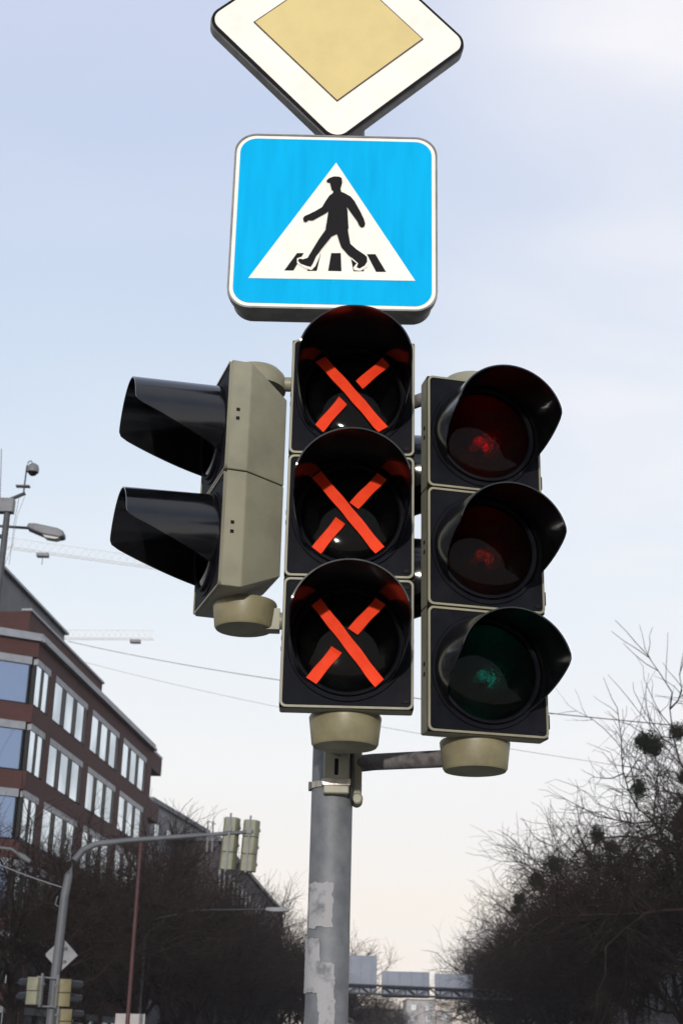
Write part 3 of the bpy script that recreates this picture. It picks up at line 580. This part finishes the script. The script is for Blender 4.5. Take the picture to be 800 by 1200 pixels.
# far pale buildings down the street
for lab, px0, px1, py, Y, hh in (('pale tall far building at the end of the street between the trees', 476, 510, 1172, 420, 0), ('low pale far building stepped beside the tall one at the street end', 511, 530, 1186, 430, 0), ('wide far pink-grey building low behind the sign gantry', 420, 474, 1183, 440, 0)):
    a_ = at(px0, py, Y); c_ = at(px1, py, Y)
    block('far_building', lab, (a_.x, Y, 0), (c_.x, Y, 0), 20, a_.z, PLASTERP, ROOFG, side=-1, nfl=5, flat=True, winw=1.6)

# ------------------------------------------------------------------ sign gantry far down the street
G = thing('sign_gantry', 'overhead steel gantry across the street seen from behind, carrying sign panels', 'gantry', (0, 0, 0))
A = at(405, 1149, 115); B = at(640, 1170, 115); gd = (B-A).normalized(); gz = (A.z+B.z)/2
GA = Vector((-9.5, 115.4, 6.45)); GB = Vector((17.5, 115.4, 5.95))
b = MB()
for dy_ in (-0.4, 0.4):
    for dz_ in (0.32, -0.32): b.tube([GA+Vector((0, dy_, dz_)), GB+Vector((0, dy_, dz_))], 0.07, 6)
nn = 30
for k in range(nn):
    p = GA.lerp(GB, k/nn); q = GA.lerp(GB, (k+1)/nn); sgn = 1 if k % 2 else -1
    for dy_ in (-0.4, 0.4): b.tube([p+Vector((0, dy_, 0.32*sgn)), q+Vector((0, dy_, -0.32*sgn))], 0.035, 4); b.tube([p+Vector((0, dy_, 0.32)), p+Vector((0, dy_, -0.32))], 0.03, 4)
b.build('truss', DARKS, G)
for p in (GA, GB): MB().cone((p.x, p.y, 0), (p.x, p.y, p.z+0.5), 0.22, 0.18, 12).build('post', DARKS, G)
for lab, (x0, x1, yt, yb_) in (('large square sign panel back, left on the far gantry beside the pole', (392, 441, 1119, 1164)), ('wide middle sign panel back on the far gantry', (447, 503, 1138, 1170)), ('right sign panel back on the far gantry, half behind trees', (509, 554, 1141, 1172))):
    a_ = at(x0, yt, 116); c_ = at(x1, yb_, 116)
    o = thing('direction_sign', lab, 'direction sign', ((a_.x+c_.x)/2, 116.0, (a_.z+c_.z)/2)); W_, H2 = c_.x-a_.x, a_.z-c_.z
    MB().box(-W_/2, W_/2, 0, 0.06, -H2/2, H2/2).build('panel', PANELB, o); b = MB()
    for k in range(4):
        xx = -W_/2+W_*(k+0.5)/4; b.box(xx-0.03, xx+0.03, -0.06, -0.002, -H2/2, H2/2)
    b.build('rib', LAMPG, o)

# ------------------------------------------------------------------ tower cranes
def lattice(b, p0, p1, wd, hd, n, r=0.07, tri=False):
    p0, p1 = Vector(p0), Vector(p1); d = (p1-p0).normalized(); sd_ = d.cross(Vector((0, 0, 1)))
    sd_ = sd_.normalized() if sd_.length > 0.1 else Vector((1, 0, 0)); u = sd_.cross(d).normalized()
    r *= 0.7; cor = [sd_*wd/2+u*0, -sd_*wd/2+u*0, u*hd] if tri else [sd_*wd/2+u*hd/2, -sd_*wd/2+u*hd/2, -sd_*wd/2-u*hd/2, sd_*wd/2-u*hd/2]
    for c in cor: b.tube([p0+c, p1+c], r, 5)
    m_ = len(cor)
    for k in range(n):
        a_ = p0.lerp(p1, k/n); e_ = p0.lerp(p1, (k+1)/n)
        for i in range(m_):
            b.tube([a_+cor[i], e_+cor[(i+1) % m_]], r*0.55, 4); 
            if not tri: b.tube([a_+cor[i], a_+cor[(i+1) % m_]], r*0.5, 4)
def crane(label, base, jib0, jib1, trolley=0.5, cz_=2.0, hd=1.6):
    t = thing('tower_crane', label, 'crane', (base[0], base[1], 0)); B0 = Vector((base[0], base[1], 0))
    j0, j1 = Vector(jib0)-B0, Vector(jib1)-B0; mz = j0.z
    b = MB(); lattice(b, (0, 0, 0), (0, 0, mz), 1.6, 1.6, 30, 0.09); b.build('mast', CRANEP, t)
    b = MB(); lattice(b, j0, j1, 1.2, hd, 30, 0.075, tri=True); b.build('jib', CRANEP, t)
    dv = (j0-j1).normalized(); b = MB(); lattice(b, j0, j0+dv*12, 1.2, 1.0, 8, 0.08, tri=True); b.build('counter_jib', CRANEP, t)
    b = MB(); b.box(-1.2, 1.2, -1.2, 1.2, -1.4, 1.4, Matrix.Translation(j0+dv*11-Vector((0, 0, 1.3)))); b.build('counterweight', LAMPG, t)
    b = MB(); b.box(-0.8, 0.8, -0.8, 0.8, -1.1, 1.1, Matrix.Translation((1.7, 0, mz-1.6))); b.build('cab', CRANEP, t)
    c = j0.lerp(j1, trolley); b = MB(); b.box(-0.9, 0.9, -0.6, 0.6, -0.5, 0.0, Matrix.Translation(c-Vector((0, 0, 0.2)))); b.tube([c, c-Vector((0, 0, cz_))], 0.06, 4); b.build('trolley', LAMPG, t)
j0 = at(-60, 632, 205); j1 = at(205, 669, 205); crane('pale lattice tower crane jib in the sky behind the street lamp', (j0.x, j0.y), (j0.x, j0.y, j0.z), (j1.x, j1.y, j1.z), 0.42)
j0 = at(-30, 748, 240); j1 = at(180, 749, 240); crane('pale far tower crane jib just above the slate rooftop storey', (j0.x, j0.y), (j0.x, j0.y, j0.z), (j1.x, j1.y, j1.z), 0.9, 1.0)

# ------------------------------------------------------------------ span wires
def wire(name, label, a_, c_, sag, r, m_):
    pts = []
    for k in range(25):
        s = k/24; p = a_.lerp(c_, s); p.z -= sag*4*s*(1-s); pts.append(p)
    return tag(MB().tube(pts, r, 6).build(name, m_), label, 'wire')
wire('span_wire', 'dark span wire crossing the whole sky, just below the heads of the traffic lights', at(80, 751.5, 66), at(1000, 868, 30), 0.45, 0.014, WIRE)
wire('span_wire', 'faint thin grey wire crossing the sky below the darker span wire', at(92, 774, 70), at(1000, 935, 40), 0.5, 0.009, WIREG)
wp = at(1000, 868, 30); wq = at(1000, 935, 40)
for p_, lb in ((wp, 'grey wire pole right of the view nearest the crossing'), (wq, 'grey wire pole right of the view further up the street')):
    t = thing('wire_pole', lb, 'pole', (p_.x, p_.y, 0)); MB().cone((0, 0, 0), (0, 0, p_.z+0.5), 0.12, 0.08, 16).build('pole_tube', DARKS, t); MB().lathe([(0.14, 0.0), (0.14, 0.5), (0.1, 0.6)], 16).build('base', DARKS, t)

# ------------------------------------------------------------------ camera mast and street lamp (upper left)
c0 = at(12, 585, 25); CMX = c0.x-0.02
CMs = thing('camera_mast', 'dark steel mast with a dome surveillance camera and aerial, left edge of the picture', 'mast', (CMX, 25, 0))
def q_(px, py, Y=25): p = at(px, py, Y); return Vector((p.x-CMX, p.y-25, p.z))
t_ = q_(12, 585).z
b = MB(); b.cone((0, 0, 0), (0, 0, t_), 0.085, 0.06, 16); b.build('mast_tube', DARKS, CMs)
b = MB(); b.tube([q_(-14, 596), q_(30, 578)], 0.035, 6); b.tube([q_(-20, 630), q_(9, 628)], 0.045, 8); b.box(-0.14, 0.12, -0.05, 0.05, -0.015, 0.015, Matrix.Translation(q_(28, 570))); b.tube([q_(28, 579), q_(29, 569), q_(32, 546)], 0.016, 6)
b.build('cross_arm', DARKS, CMs)
b = MB(); b.box(-0.16, 0.13, -0.09, 0.09, -0.14, 0.14, Matrix.Translation(q_(9, 593))); b.build('control_box', LAMPG, CMs, bevel=0.01)
dc = q_(39, 551); b = MB(); b.tube([q_(32, 546), q_(33.5, 541.5), q_(36.5, 540), q_(39, 543)], 0.013, 6); b.build('camera_hook', LAMPG, CMs)
b = MB(); b.lathe([(0.0005, 0.13), (0.06, 0.125), (0.10, 0.09), (0.115, 0.02), (0.11, -0.045), (0.085, -0.05)], 20, Matrix.Translation(dc)); ho = b.build('camera_dome_housing', LAMPG, CMs)
b = MB(); b.lathe([(0.083, -0.05), (0.07, -0.09), (0.03, -0.115), (0.0005, -0.12)], 20, Matrix.Translation(dc)); b.build('camera_dome', INK, ho)
b = MB(); b.tube([q_(0.5, 585), q_(2, 526)], 0.008, 5); b.build('aerial', DARKS, CMs)
b = MB(); b.tube([q_(23, 582), q_(17, 612), q_(14, 640), q_(11, 662)], 0.005, 4); b.tube([q_(30, 580), q_(20, 606), q_(15, 640), q_(5, 664)], 0.004, 4); b.build('cable', WIREG, CMs)
LPx = at(-40, 640, 26)
SL = thing('street_lamp', 'street lamp with a flat cobra-head lantern reaching in from the left edge', 'street lamp', (LPx.x, 26, 0))
def l_(px, py, Y=26): p = at(px, py, Y); return Vector((p.x-LPx.x, p.y-26, p.z))
b = MB(); b.cone((0, 0, 0), (0, 0, l_(-40, 640).z), 0.09, 0.055, 16); b.tube([l_(-40, 641), l_(-30, 622), l_(0, 616.5), l_(36, 619)], 0.028, 10); b.build('pole_tube', DARKS, SL)
a_ = l_(33, 618.5); c_ = l_(77, 627); dx_ = c_-a_; ang = math.atan2(dx_.z, dx_.x); Mx = Matrix.Translation(a_) @ Matrix.Rotation(-ang, 4, 'Y')
Ln = dx_.length; b = MB(); pr = [(0, -0.03), (0.02, 0.06), (0.15, 0.085), (Ln*0.8, 0.075), (Ln*0.97, 0.03), (Ln, -0.06), (Ln*0.9, -0.10), (Ln*0.45, -0.105), (0.18, -0.07)]
b.prism(pr, -0.14, 0.14, Mx); b.build('lantern', LAMPG, SL, bevel=0.02)
b = MB(); b.prism([(Ln*0.45, -0.107), (Ln*0.9, -0.102), (Ln*0.8, -0.145), (Ln*0.55, -0.15)], -0.10, 0.10, Mx); b.build('lamp_bowl', LAMPW, SL)

# ------------------------------------------------------------------ signal mast over the far carriageway (mid left)
MX0 = at(62, 1190, 24); MZ = Vector((MX0.x-0.02, 24, 0))
MA = thing('signal_mast', 'grey curved mast arm reaching over the road, mid left in front of the trees', 'mast', MZ)
def k_(px, py, Y=24): return at(px, py, Y)-MZ
pt = [Vector((0, 0, 0.05)), Vector((0, 0, k_(65, 1150).z)), k_(69, 1110), k_(76, 1050), k_(81, 1025), k_(88, 1008), k_(98, 996), k_(113, 989), k_(150, 985), k_(220, 980), k_(297, 974.5)]
b = MB(); b.tube(pt, [0.085, 0.075, 0.072, 0.068, 0.064, 0.060, 0.057, 0.052, 0.045, 0.038, 0.030], 14); b.build('mast_arm', GALVD, MA)
b = MB(); b.tube([k_(76, 1040), k_(68, 1050), k_(65, 1060), k_(70, 1063)], 0.008, 5); b.build('cable', WIREG, MA)
b = MB(); 
for u_ in (244, 250): b.tube([k_(u_, 962), k_(u_-1.5, 998)], 0.014, 6)
b.tube([k_(243.4, 980), k_(251, 980)], 0.02, 6); b.tube([k_(244, 962), k_(253, 966)], 0.008, 4); b.build('arm_bracket', LAMPG, MA)
def back_head(label, px, py_top, py_bot, Y, m_, n=3, wd=0.27, rz=0.0, tilt=0.0, group=None, visors=True):
    a_ = at(px, py_top, Y); c_ = at(px, py_bot, Y); h = (a_.z-c_.z)
    t = thing('mast_signal', label, 'traffic light', c_, rz, ry=tilt)
    b = MB(); po = [(-wd*0.34, 0.0), (wd*0.34, 0.0), (wd*0.5, 0.10), (wd*0.5, 0.18), (-wd*0.5, 0.18), (-wd*0.5, 0.10)]
    for k in range(n):
        z0, z1 = h*k/n+0.004, h*(k+1)/n-0.002
        vs = [(x, y, z0) for x, y in po]+[(x, y, z1) for x, y in po]; q = len(po)
        b.add(vs, [tuple(range(q-1, -1, -1)), tuple(range(q, 2*q))]+[(i, (i+1) % q, (i+1) % q+q, i+q) for i in range(q)])
    b.build('housing', m_, t, bevel=0.01)
    b = MB(); b.box(-0.015, 0.015, -0.03, -0.002, -0.02, h+0.06); b.box(-0.04, 0.04, -0.05, -0.032, h*0.72, h*0.80); b.build('mounting_rail', LAMPG, t)
    b = MB(); b.box(-wd*0.47, wd*0.47, 0.182, 0.195, 0.01, h-0.01); b.build('door', BLACK, t)
    for k in range(n):
        vm = visor_mb(h*(k+0.5)/n, 0.2, min(0.11, h/n*0.46), min(0.112, h/n*0.47))
        Mv = Matrix.Translation((0, 0.19, 0)) @ Matrix.Diagonal((1, -1, 1, 1)); vm.v = [tuple(Mv @ Vector(p)) for p in vm.v]
        vm.build('visor', BLACK, t)
    return t
back_head('left of the two cream signal backs hanging on the mast arm', 264.5, 957, 1019, 24, CREAM, tilt=R_(3.0), rz=R_(-8))
back_head('right of the two cream signal backs at the tip of the mast arm', 288, 960, 1021, 24, CREAM, tilt=R_(3.0), rz=R_(-8))
DB = at(69, 1118, 23.85)
t = thing('diamond_sign', 'small diamond sign seen from its grey back on the curved mast', 'road sign', DB)
MB().prism([(0.27, 0), (0.25, 0.02), (0.02, 0.25), (-0.02, 0.25), (-0.25, 0.02), (-0.25, -0.02), (-0.02, -0.25), (0.02, -0.25), (0.25, -0.02)], 0.23, 0.25).build('panel', LAMPG, t)
b = MB(); b.box(-0.09, 0.09, 0.19, 0.228, 0.08, 0.12); b.box(-0.09, 0.09, 0.19, 0.228, -0.12, -0.08); b.build('clamp', DARKS, t)
def side_head(label, px, py0, py1, rz, m_, n):
    return back_head(label, px, py0, py1, 23.7, m_, n=n, wd=0.25, rz=rz)
side_head('cream signal with its dark visors turned left, left side of the curved mast', 46, 1145, 1178, R_(62), CREAM, 2)
side_head('yellowish signal with its visors turned right, right side of the curved mast', 66, 1147, 1180, R_(-62), OCHRE, 2)
side_head('lowest yellow signal on the curved mast, at the bottom edge', 67, 1182, 1212, R_(-62), OCHRE, 2)
b = MB(); b.tube([k_(44, 1144.5, 23.8), k_(70, 1147, 23.8)], 0.014, 6); b.tube([k_(44, 1179, 23.8), k_(68, 1180, 23.8)], 0.014, 6); b.build('signal_bracket', LAMPG, MA)
# bare lamp arm / cable reaching in from the left edge behind the mast
wire('feeder_cable', 'sagging grey cable running from the curved mast out of the left edge', at(74, 1040, 24), at(-60, 985, 24), 0.05, 0.010, WIREG)
Lq = at(-30, 1000, 34)
t = thing('curved_lamp', 'thin curved lamp arm reaching in low at the left edge', 'street lamp', (Lq.x, 34, 0)); zz = Vector((Lq.x, 34, 0))
b = MB(); b.tube([Vector((0, 0, 0)), Vector((0, 0, Lq.z-0.3)), at(-22, 994.5, 34)-zz, at(0, 993.5, 34)-zz, at(14, 995, 34)-zz, at(22, 1001, 34)-zz], [0.09, 0.07, 0.06, 0.04, 0.035, 0.03], 10); b.build('pole_tube', GALVD, t)
b = MB(); b.tube([at(21, 1000, 34)-zz, at(27, 1004, 34)-zz, at(36, 1010, 34)-zz], [0.04, 0.075, 0.045], 10); b.build('lantern', GALVD, t)
# red pole
rp = at(150, 1188, 33); b0 = thing('red_pole', 'thin dark red pole standing in front of the left trees', 'pole', (rp.x, 33, 0))
zt = at(162, 985, 33).z; MB().cone((0, 0, 0), (0.02, 0, zt), 0.055, 0.035, 12).build('pole_tube', REDP, b0); MB().lathe([(0.036, zt), (0.05, zt+0.03), (0.0005, zt+0.09)], 10, Matrix.Translation((0.02, 0, 0))).build('finial', REDP, b0)
wb = at(153, 1188, 34.5); t = thing('notice_board', 'small pale board on posts at the bottom edge behind the red pole', 'notice board', (wb.x, 34.5, 0))
MB().box(-0.34, 0.34, 0, 0.05, wb.z-0.9, wb.z).build('panel', PLASTERP, t, bevel=0.01); b = MB(); b.box(-0.3, -0.24, 0.052, 0.10, 0, wb.z-0.05); b.box(0.24, 0.3, 0.052, 0.10, 0, wb.z-0.05); b.build('post', LAMPG, t)
# distant street lamp above left trees
dl = at(332, 1066, 60); t = thing('street_lamp', 'distant street lamp, its flat lantern standing out of the left trees near the pole', 'street lamp', (dl.x-5.6, 60, 0))
b = MB(); b.tube([(0, 0, 0), (0, 0, dl.z-1.2), (0.4, 0, dl.z-0.5), (2.0, 0, dl.z-0.1), (4.9, 0, dl.z)], [0.07, 0.05, 0.045, 0.04, 0.035], 10); b.build('pole_tube', BLACK, t)
b = MB(); b.prism([(0.85, -0.04), (0.9, 0.07), (1.7, 0.09), (1.9, 0.02), (1.8, -0.08), (1.1, -0.1)], -0.14, 0.14, Matrix.Translation((4.0, 0, dl.z))); b.build('lantern', LAMPG, t, bevel=0.02)

# ------------------------------------------------------------------ bare trees
def seg_mesh(segs, name, m_):
    """segs: list of (p0, p1, r0, r1) arrays -> 3-sided prisms (thicker ones 6-sided)"""
    V = []; F = []; base = 0
    for n, sel in ((7, lambda r: r >= 0.045), (4, lambda r: 0.014 <= r < 0.045), (3, lambda r: r < 0.014)):
        S_ = [s for s in segs if sel(s[2])]
        if not S_: continue
        p0 = np.array([s[0] for s in S_]); p1 = np.array([s[1] for s in S_]); r0 = np.array([s[2] for s in S_]); r1 = np.array([s[3] for s in S_])
        d = p1-p0; d /= np.linalg.norm(d, axis=1)[:, None]+1e-9; ref = np.tile(np.array([0.31, 0.95, 0.05]), (len(d), 1))
        a_ = np.cross(d, ref); a_ /= np.linalg.norm(a_, axis=1)[:, None]+1e-9; b_ = np.cross(d, a_)
        ang = np.arange(n)*2*np.pi/n
        off = a_[:, None, :]*np.cos(ang)[None, :, None]+b_[:, None, :]*np.sin(ang)[None, :, None]
        v = np.concatenate([p0[:, None, :]+off*r0[:, None, None], p1[:, None, :]+off*r1[:, None, None]], axis=1)
        V.append(v.reshape(-1, 3)); i = np.arange(n); q = np.stack([i, (i+1) % n, (i+1) % n+n, i+n], 1)
        f = (np.arange(len(S_))*2*n)[:, None, None]+q[None]+base; F.append(f.reshape(-1, 4)); base += len(S_)*2*n
    V = np.concatenate(V); F = np.concatenate(F)
    me = bpy.data.meshes.new(name); me.vertices.add(len(V)); me.vertices.foreach_set('co', V.ravel().astype('f'))
    me.loops.add(F.size); me.loops.foreach_set('vertex_index', F.ravel().astype('i')); me.polygons.add(len(F))
    me.polygons.foreach_set('loop_start', np.arange(len(F), dtype='i')*4); me.polygons.foreach_set('use_smooth', np.ones(len(F), bool)); me.update(calc_edges=True); me.materials.append(m_)
    return me
def grow_tree(seed, H=12.0, dens=1.0):
    rnd = random.Random(seed); trunk = []; crown = []
    def branch(p, d, ln, r, lvl, out):
        n = 5 if lvl < 3 else 3; wg = 0.13 if lvl < 3 else 0.24; q = p.copy(); dd = d.copy(); pts = [q.copy()]
        for k in range(n):
            dd = (dd+Vector((rnd.gauss(0, wg), rnd.gauss(0, wg), rnd.gauss(0, wg)+(0.05 if lvl < 3 else 0.02)))).normalized()
            nq = q+dd*ln/n; ra = r*(1-0.5*k/n); rb = r*(1-0.5*(k+1)/n); out.append((tuple(q), tuple(nq), ra, rb)); q = nq; pts.append(q.copy())
        if lvl >= 5: return
        nb = [0, 6, 5, 5, 4][lvl] if lvl < 5 else 0
        nb = max(3, int(round(nb*dens+rnd.uniform(-1, 1))))
        for i in range(nb):
            s = rnd.uniform(0.25, 1.0) if i else 1.0; k = min(n-1, int(s*n)); pp = pts[k].lerp(pts[k+1], s*n-k if s < 1 else 1)
            ax = dd.orthogonal(); ax.rotate(Matrix.Rotation(rnd.uniform(0, 6.283), 3, dd)); nd = dd.copy(); nd.rotate(Matrix.Rotation(rnd.uniform(0.45, 1.15) if i else rnd.uniform(0.05, 0.3), 3, ax))
            branch(pp, nd, ln*rnd.uniform(0.58, 0.80), max(0.0026, r*rnd.uniform(0.42, 0.6)*(1 if i else 1.2)), lvl+1, out)
    th = H*0.27
    trunk.append(((0, 0, 0), (0.03, 0, 0.35), H*0.021, H*0.0165)); trunk.append(((0.03, 0, 0.35), (0.08, 0.04, th*0.6), H*0.0165, H*0.0145)); trunk.append(((0.08, 0.04, th*0.6), (0.05, 0.1, th), H*0.0145, H*0.0135))
    nl = rnd.choice((5, 6))
    for i in range(nl):
        a_ = 6.283*i/nl+rnd.uniform(-.4, .4); inc = rnd.uniform(0.35, 1.0) if i else 0.08
        d = Vector((math.cos(a_)*math.sin(inc), math.sin(a_)*math.sin(inc), math.cos(inc)))
        branch(Vector((0.05, 0.1, th*rnd.uniform(0.8, 1.0))), d, H*0.285*rnd.uniform(0.85, 1.15), H*0.0085, 1, crown)
    return trunk, crown
VAR = []
for sd_, dn_ in ((11, 1), (23, 1), (37, 1), (41, 1), (58, 1.32)):
    tr_, cr_ = grow_tree(sd_, dens=dn_); VAR.append((seg_mesh(tr_, 'trunk', BARK), seg_mesh(cr_, 'crown', TWIG), np.array([c[1] for c in cr_ if c[2] > 0.006])))
    print('tree', sd_, len(cr_))
def mist_mesh(seed):
    rnd = random.Random(seed); segs = []
    vs = []; fs = []
    for k in range(1500):
        d = Vector((rnd.gauss(0, 1), rnd.gauss(0, 1), rnd.gauss(0, 1))).normalized(); r = rnd.uniform(0.05, 1)**0.5*(0.86+0.14*math.sin(5*d.x+3*d.z))
        p = d*r; q = p+Vector((rnd.gauss(0, .1), rnd.gauss(0, .1), rnd.gauss(0, .1))); u = d.orthogonal().normalized()*0.05; b_ = len(vs)
        u.rotate(Matrix.Rotation(rnd.uniform(0, 6), 3, d)); vs += [p-u, p+u, q+u*0.3, q-u*0.3]; fs.append((b_, b_+1, b_+2, b_+3))
        if k % 3 == 0:
            v_ = d.cross(u); b_ = len(vs); vs += [Vector((0, 0, 0)), v_*0.25, p+v_*0.2, p]; fs.append((b_, b_+1, b_+2, b_+3))
    return MB().add(vs, fs)
MM = None
rr = random.Random(5)
def tree(label, x, y, H, rz, var, group=None, mist=()):
    global MM
    t = thing('bare_tree', label, 'tree', (x, y, 0.1), rz, group)
    s = H/12.0*1.17; t.scale = (s, s, s)
    for nm, me in (('trunk', VAR[var][0]), ('crown', VAR[var][1])):
        o = bpy.data.objects.new(nm, me); col.objects.link(o); o.parent = t
    bpy.context.view_layer.update()
    inv = t.matrix_world.inverted()
    for (px, py, rad) in mist:
        # nearest branch point of this tree to the clump's place
        pw = at(px, py, y); pl = inv @ pw
        pts = VAR[var][2]; 
        if MM is None: mo = mist_mesh(3).build('mistletoe_clump', MIST, t); MM = mo.data
        else: mo = bpy.data.objects.new('mistletoe_clump', MM); col.objects.link(mo); mo.parent = t
        d_ = np.linalg.norm(pts[:, [0, 1, 2]]-np.array(pl), axis=1); j = int(np.argmin(d_)); q = Vector(pts[j]); _ = 0
        mo.location = q; r = rad/s; mo.scale = (r*rr.uniform(.85, 1.15), r, r*rr.uniform(.75, 1.0)); mo.rotation_euler = (px, py, 0)
    return t
RG = 'bare trees in the right-hand row along the street'; LG = 'bare trees in the left-hand row along the street'
right = [(14.0, 44, 12.0, [(750, 860, .38), (765, 869, .45), (744, 922, .38), (797, 856, .35), (800, 905, .3)]), (13.6, 52, 11.4, [(695, 975, .42), (716, 990, .35)]), (14.2, 60, 10.2, [(651, 1012, .50), (680, 1060, .4)]), (14.0, 69, 11.6, [(632, 1035, .5), (612, 1050, .4)]),
         (14.4, 78, 11.8, []), (14.9, 87, 12.0, [(606, 1065, .5)]), (15.2, 97, 12.2, []), (15.6, 108, 12.4, []), (15.8, 120, 12.4, []), (16.2, 133, 12.5, []), (16.8, 147, 12.6, []), (17.6, 162, 12.8, [])]
names_r = ['large bare tree full of mistletoe balls, nearest in the right-hand row', 'bare tree with mistletoe, second in the right-hand row', 'bare tree with mistletoe, third in the right-hand row', 'bare tree with mistletoe, fourth in the right-hand row', 'bare tree, fifth in the right-hand row', 'bare tree with one mistletoe ball, sixth in the right-hand row']
for i, (x, y, H, ml) in enumerate(right):
    lab = names_r[i] if i < 6 else 'bare tree in the far dark mass of the right-hand row'
    tree(lab, x, y, H, rr.uniform(0, 6.28), 4 if i in (0, 2) else i % 4, RG if i < 6 else 'far bare trees of the right-hand row', ml)
for i in range(5):   # second line behind, against the house fronts
    tree('bare tree of the back line between the right-hand row and the house fronts', 17.6+0.055*(i*15), 98+i*15, 10.0, rr.uniform(0, 6.28), (i+1) % 4, 'back line of bare trees on the right')
left = [(-11.6, 41, 7.4), (-10.6, 50, 8.6), (-9.6, 58, 10.2), (-8.6, 66, 10.6), (-8.0, 73, 11.0), (-7.4, 82, 11.2), (-6.7, 92, 11.2), (-6.0, 102, 11.4), (-5.2, 113, 11.6), (-4.4, 125, 11.8), (-3.6, 138, 12), (-2.9, 152, 12)]
ordn = ['nearest', 'second', 'third', 'fourth', 'fifth', 'sixth']
for i, (x, y, H) in enumerate(left):
    lab = 'bare tree, %s in the left-hand row' % ordn[i] if i < 6 else 'bare tree in the far dark mass of the left-hand row'
    tree(lab, x, y, H, rr.uniform(0, 6.28), (i+2) % 4, LG if i < 6 else 'far bare trees of the left-hand row')
for i in range(6):
    tree('bare tree of the back line in front of the left buildings', -9.8+0.075*(i*11), 78+i*13, 9.6, rr.uniform(0, 6.28), i % 4, 'back line of bare trees on the left')
for i, (px, Y, H) in enumerate(((420, 185, 9), (440, 215, 9.5), (462, 240, 10), (395, 170, 13), (560, 190, 12), (590, 175, 13))):
    p = at(px, 1190, Y); tree('small far bare tree beneath or beside the sign gantry', p.x, Y, H, i, i % 4, 'far bare trees around the gantry')

# ------------------------------------------------------------------ air
hb = MB().box(-320, 320, -40, 560, -1.0, 92.0)
hm = bpy.data.materials.new('haze_air'); hm.use_nodes = True; t = hm.node_tree; t.nodes.clear()
pv = t.nodes.new('ShaderNodeVolumePrincipled'); pv.inputs['Color'].default_value = (0.93, 0.93, 0.96, 1); pv.inputs['Density'].default_value = 0.00028
om = t.nodes.new('ShaderNodeOutputMaterial'); t.links.new(pv.outputs[0], om.inputs['Volume'])
ho_ = hb.build('haze', hm); tag(ho_, kind='stuff')
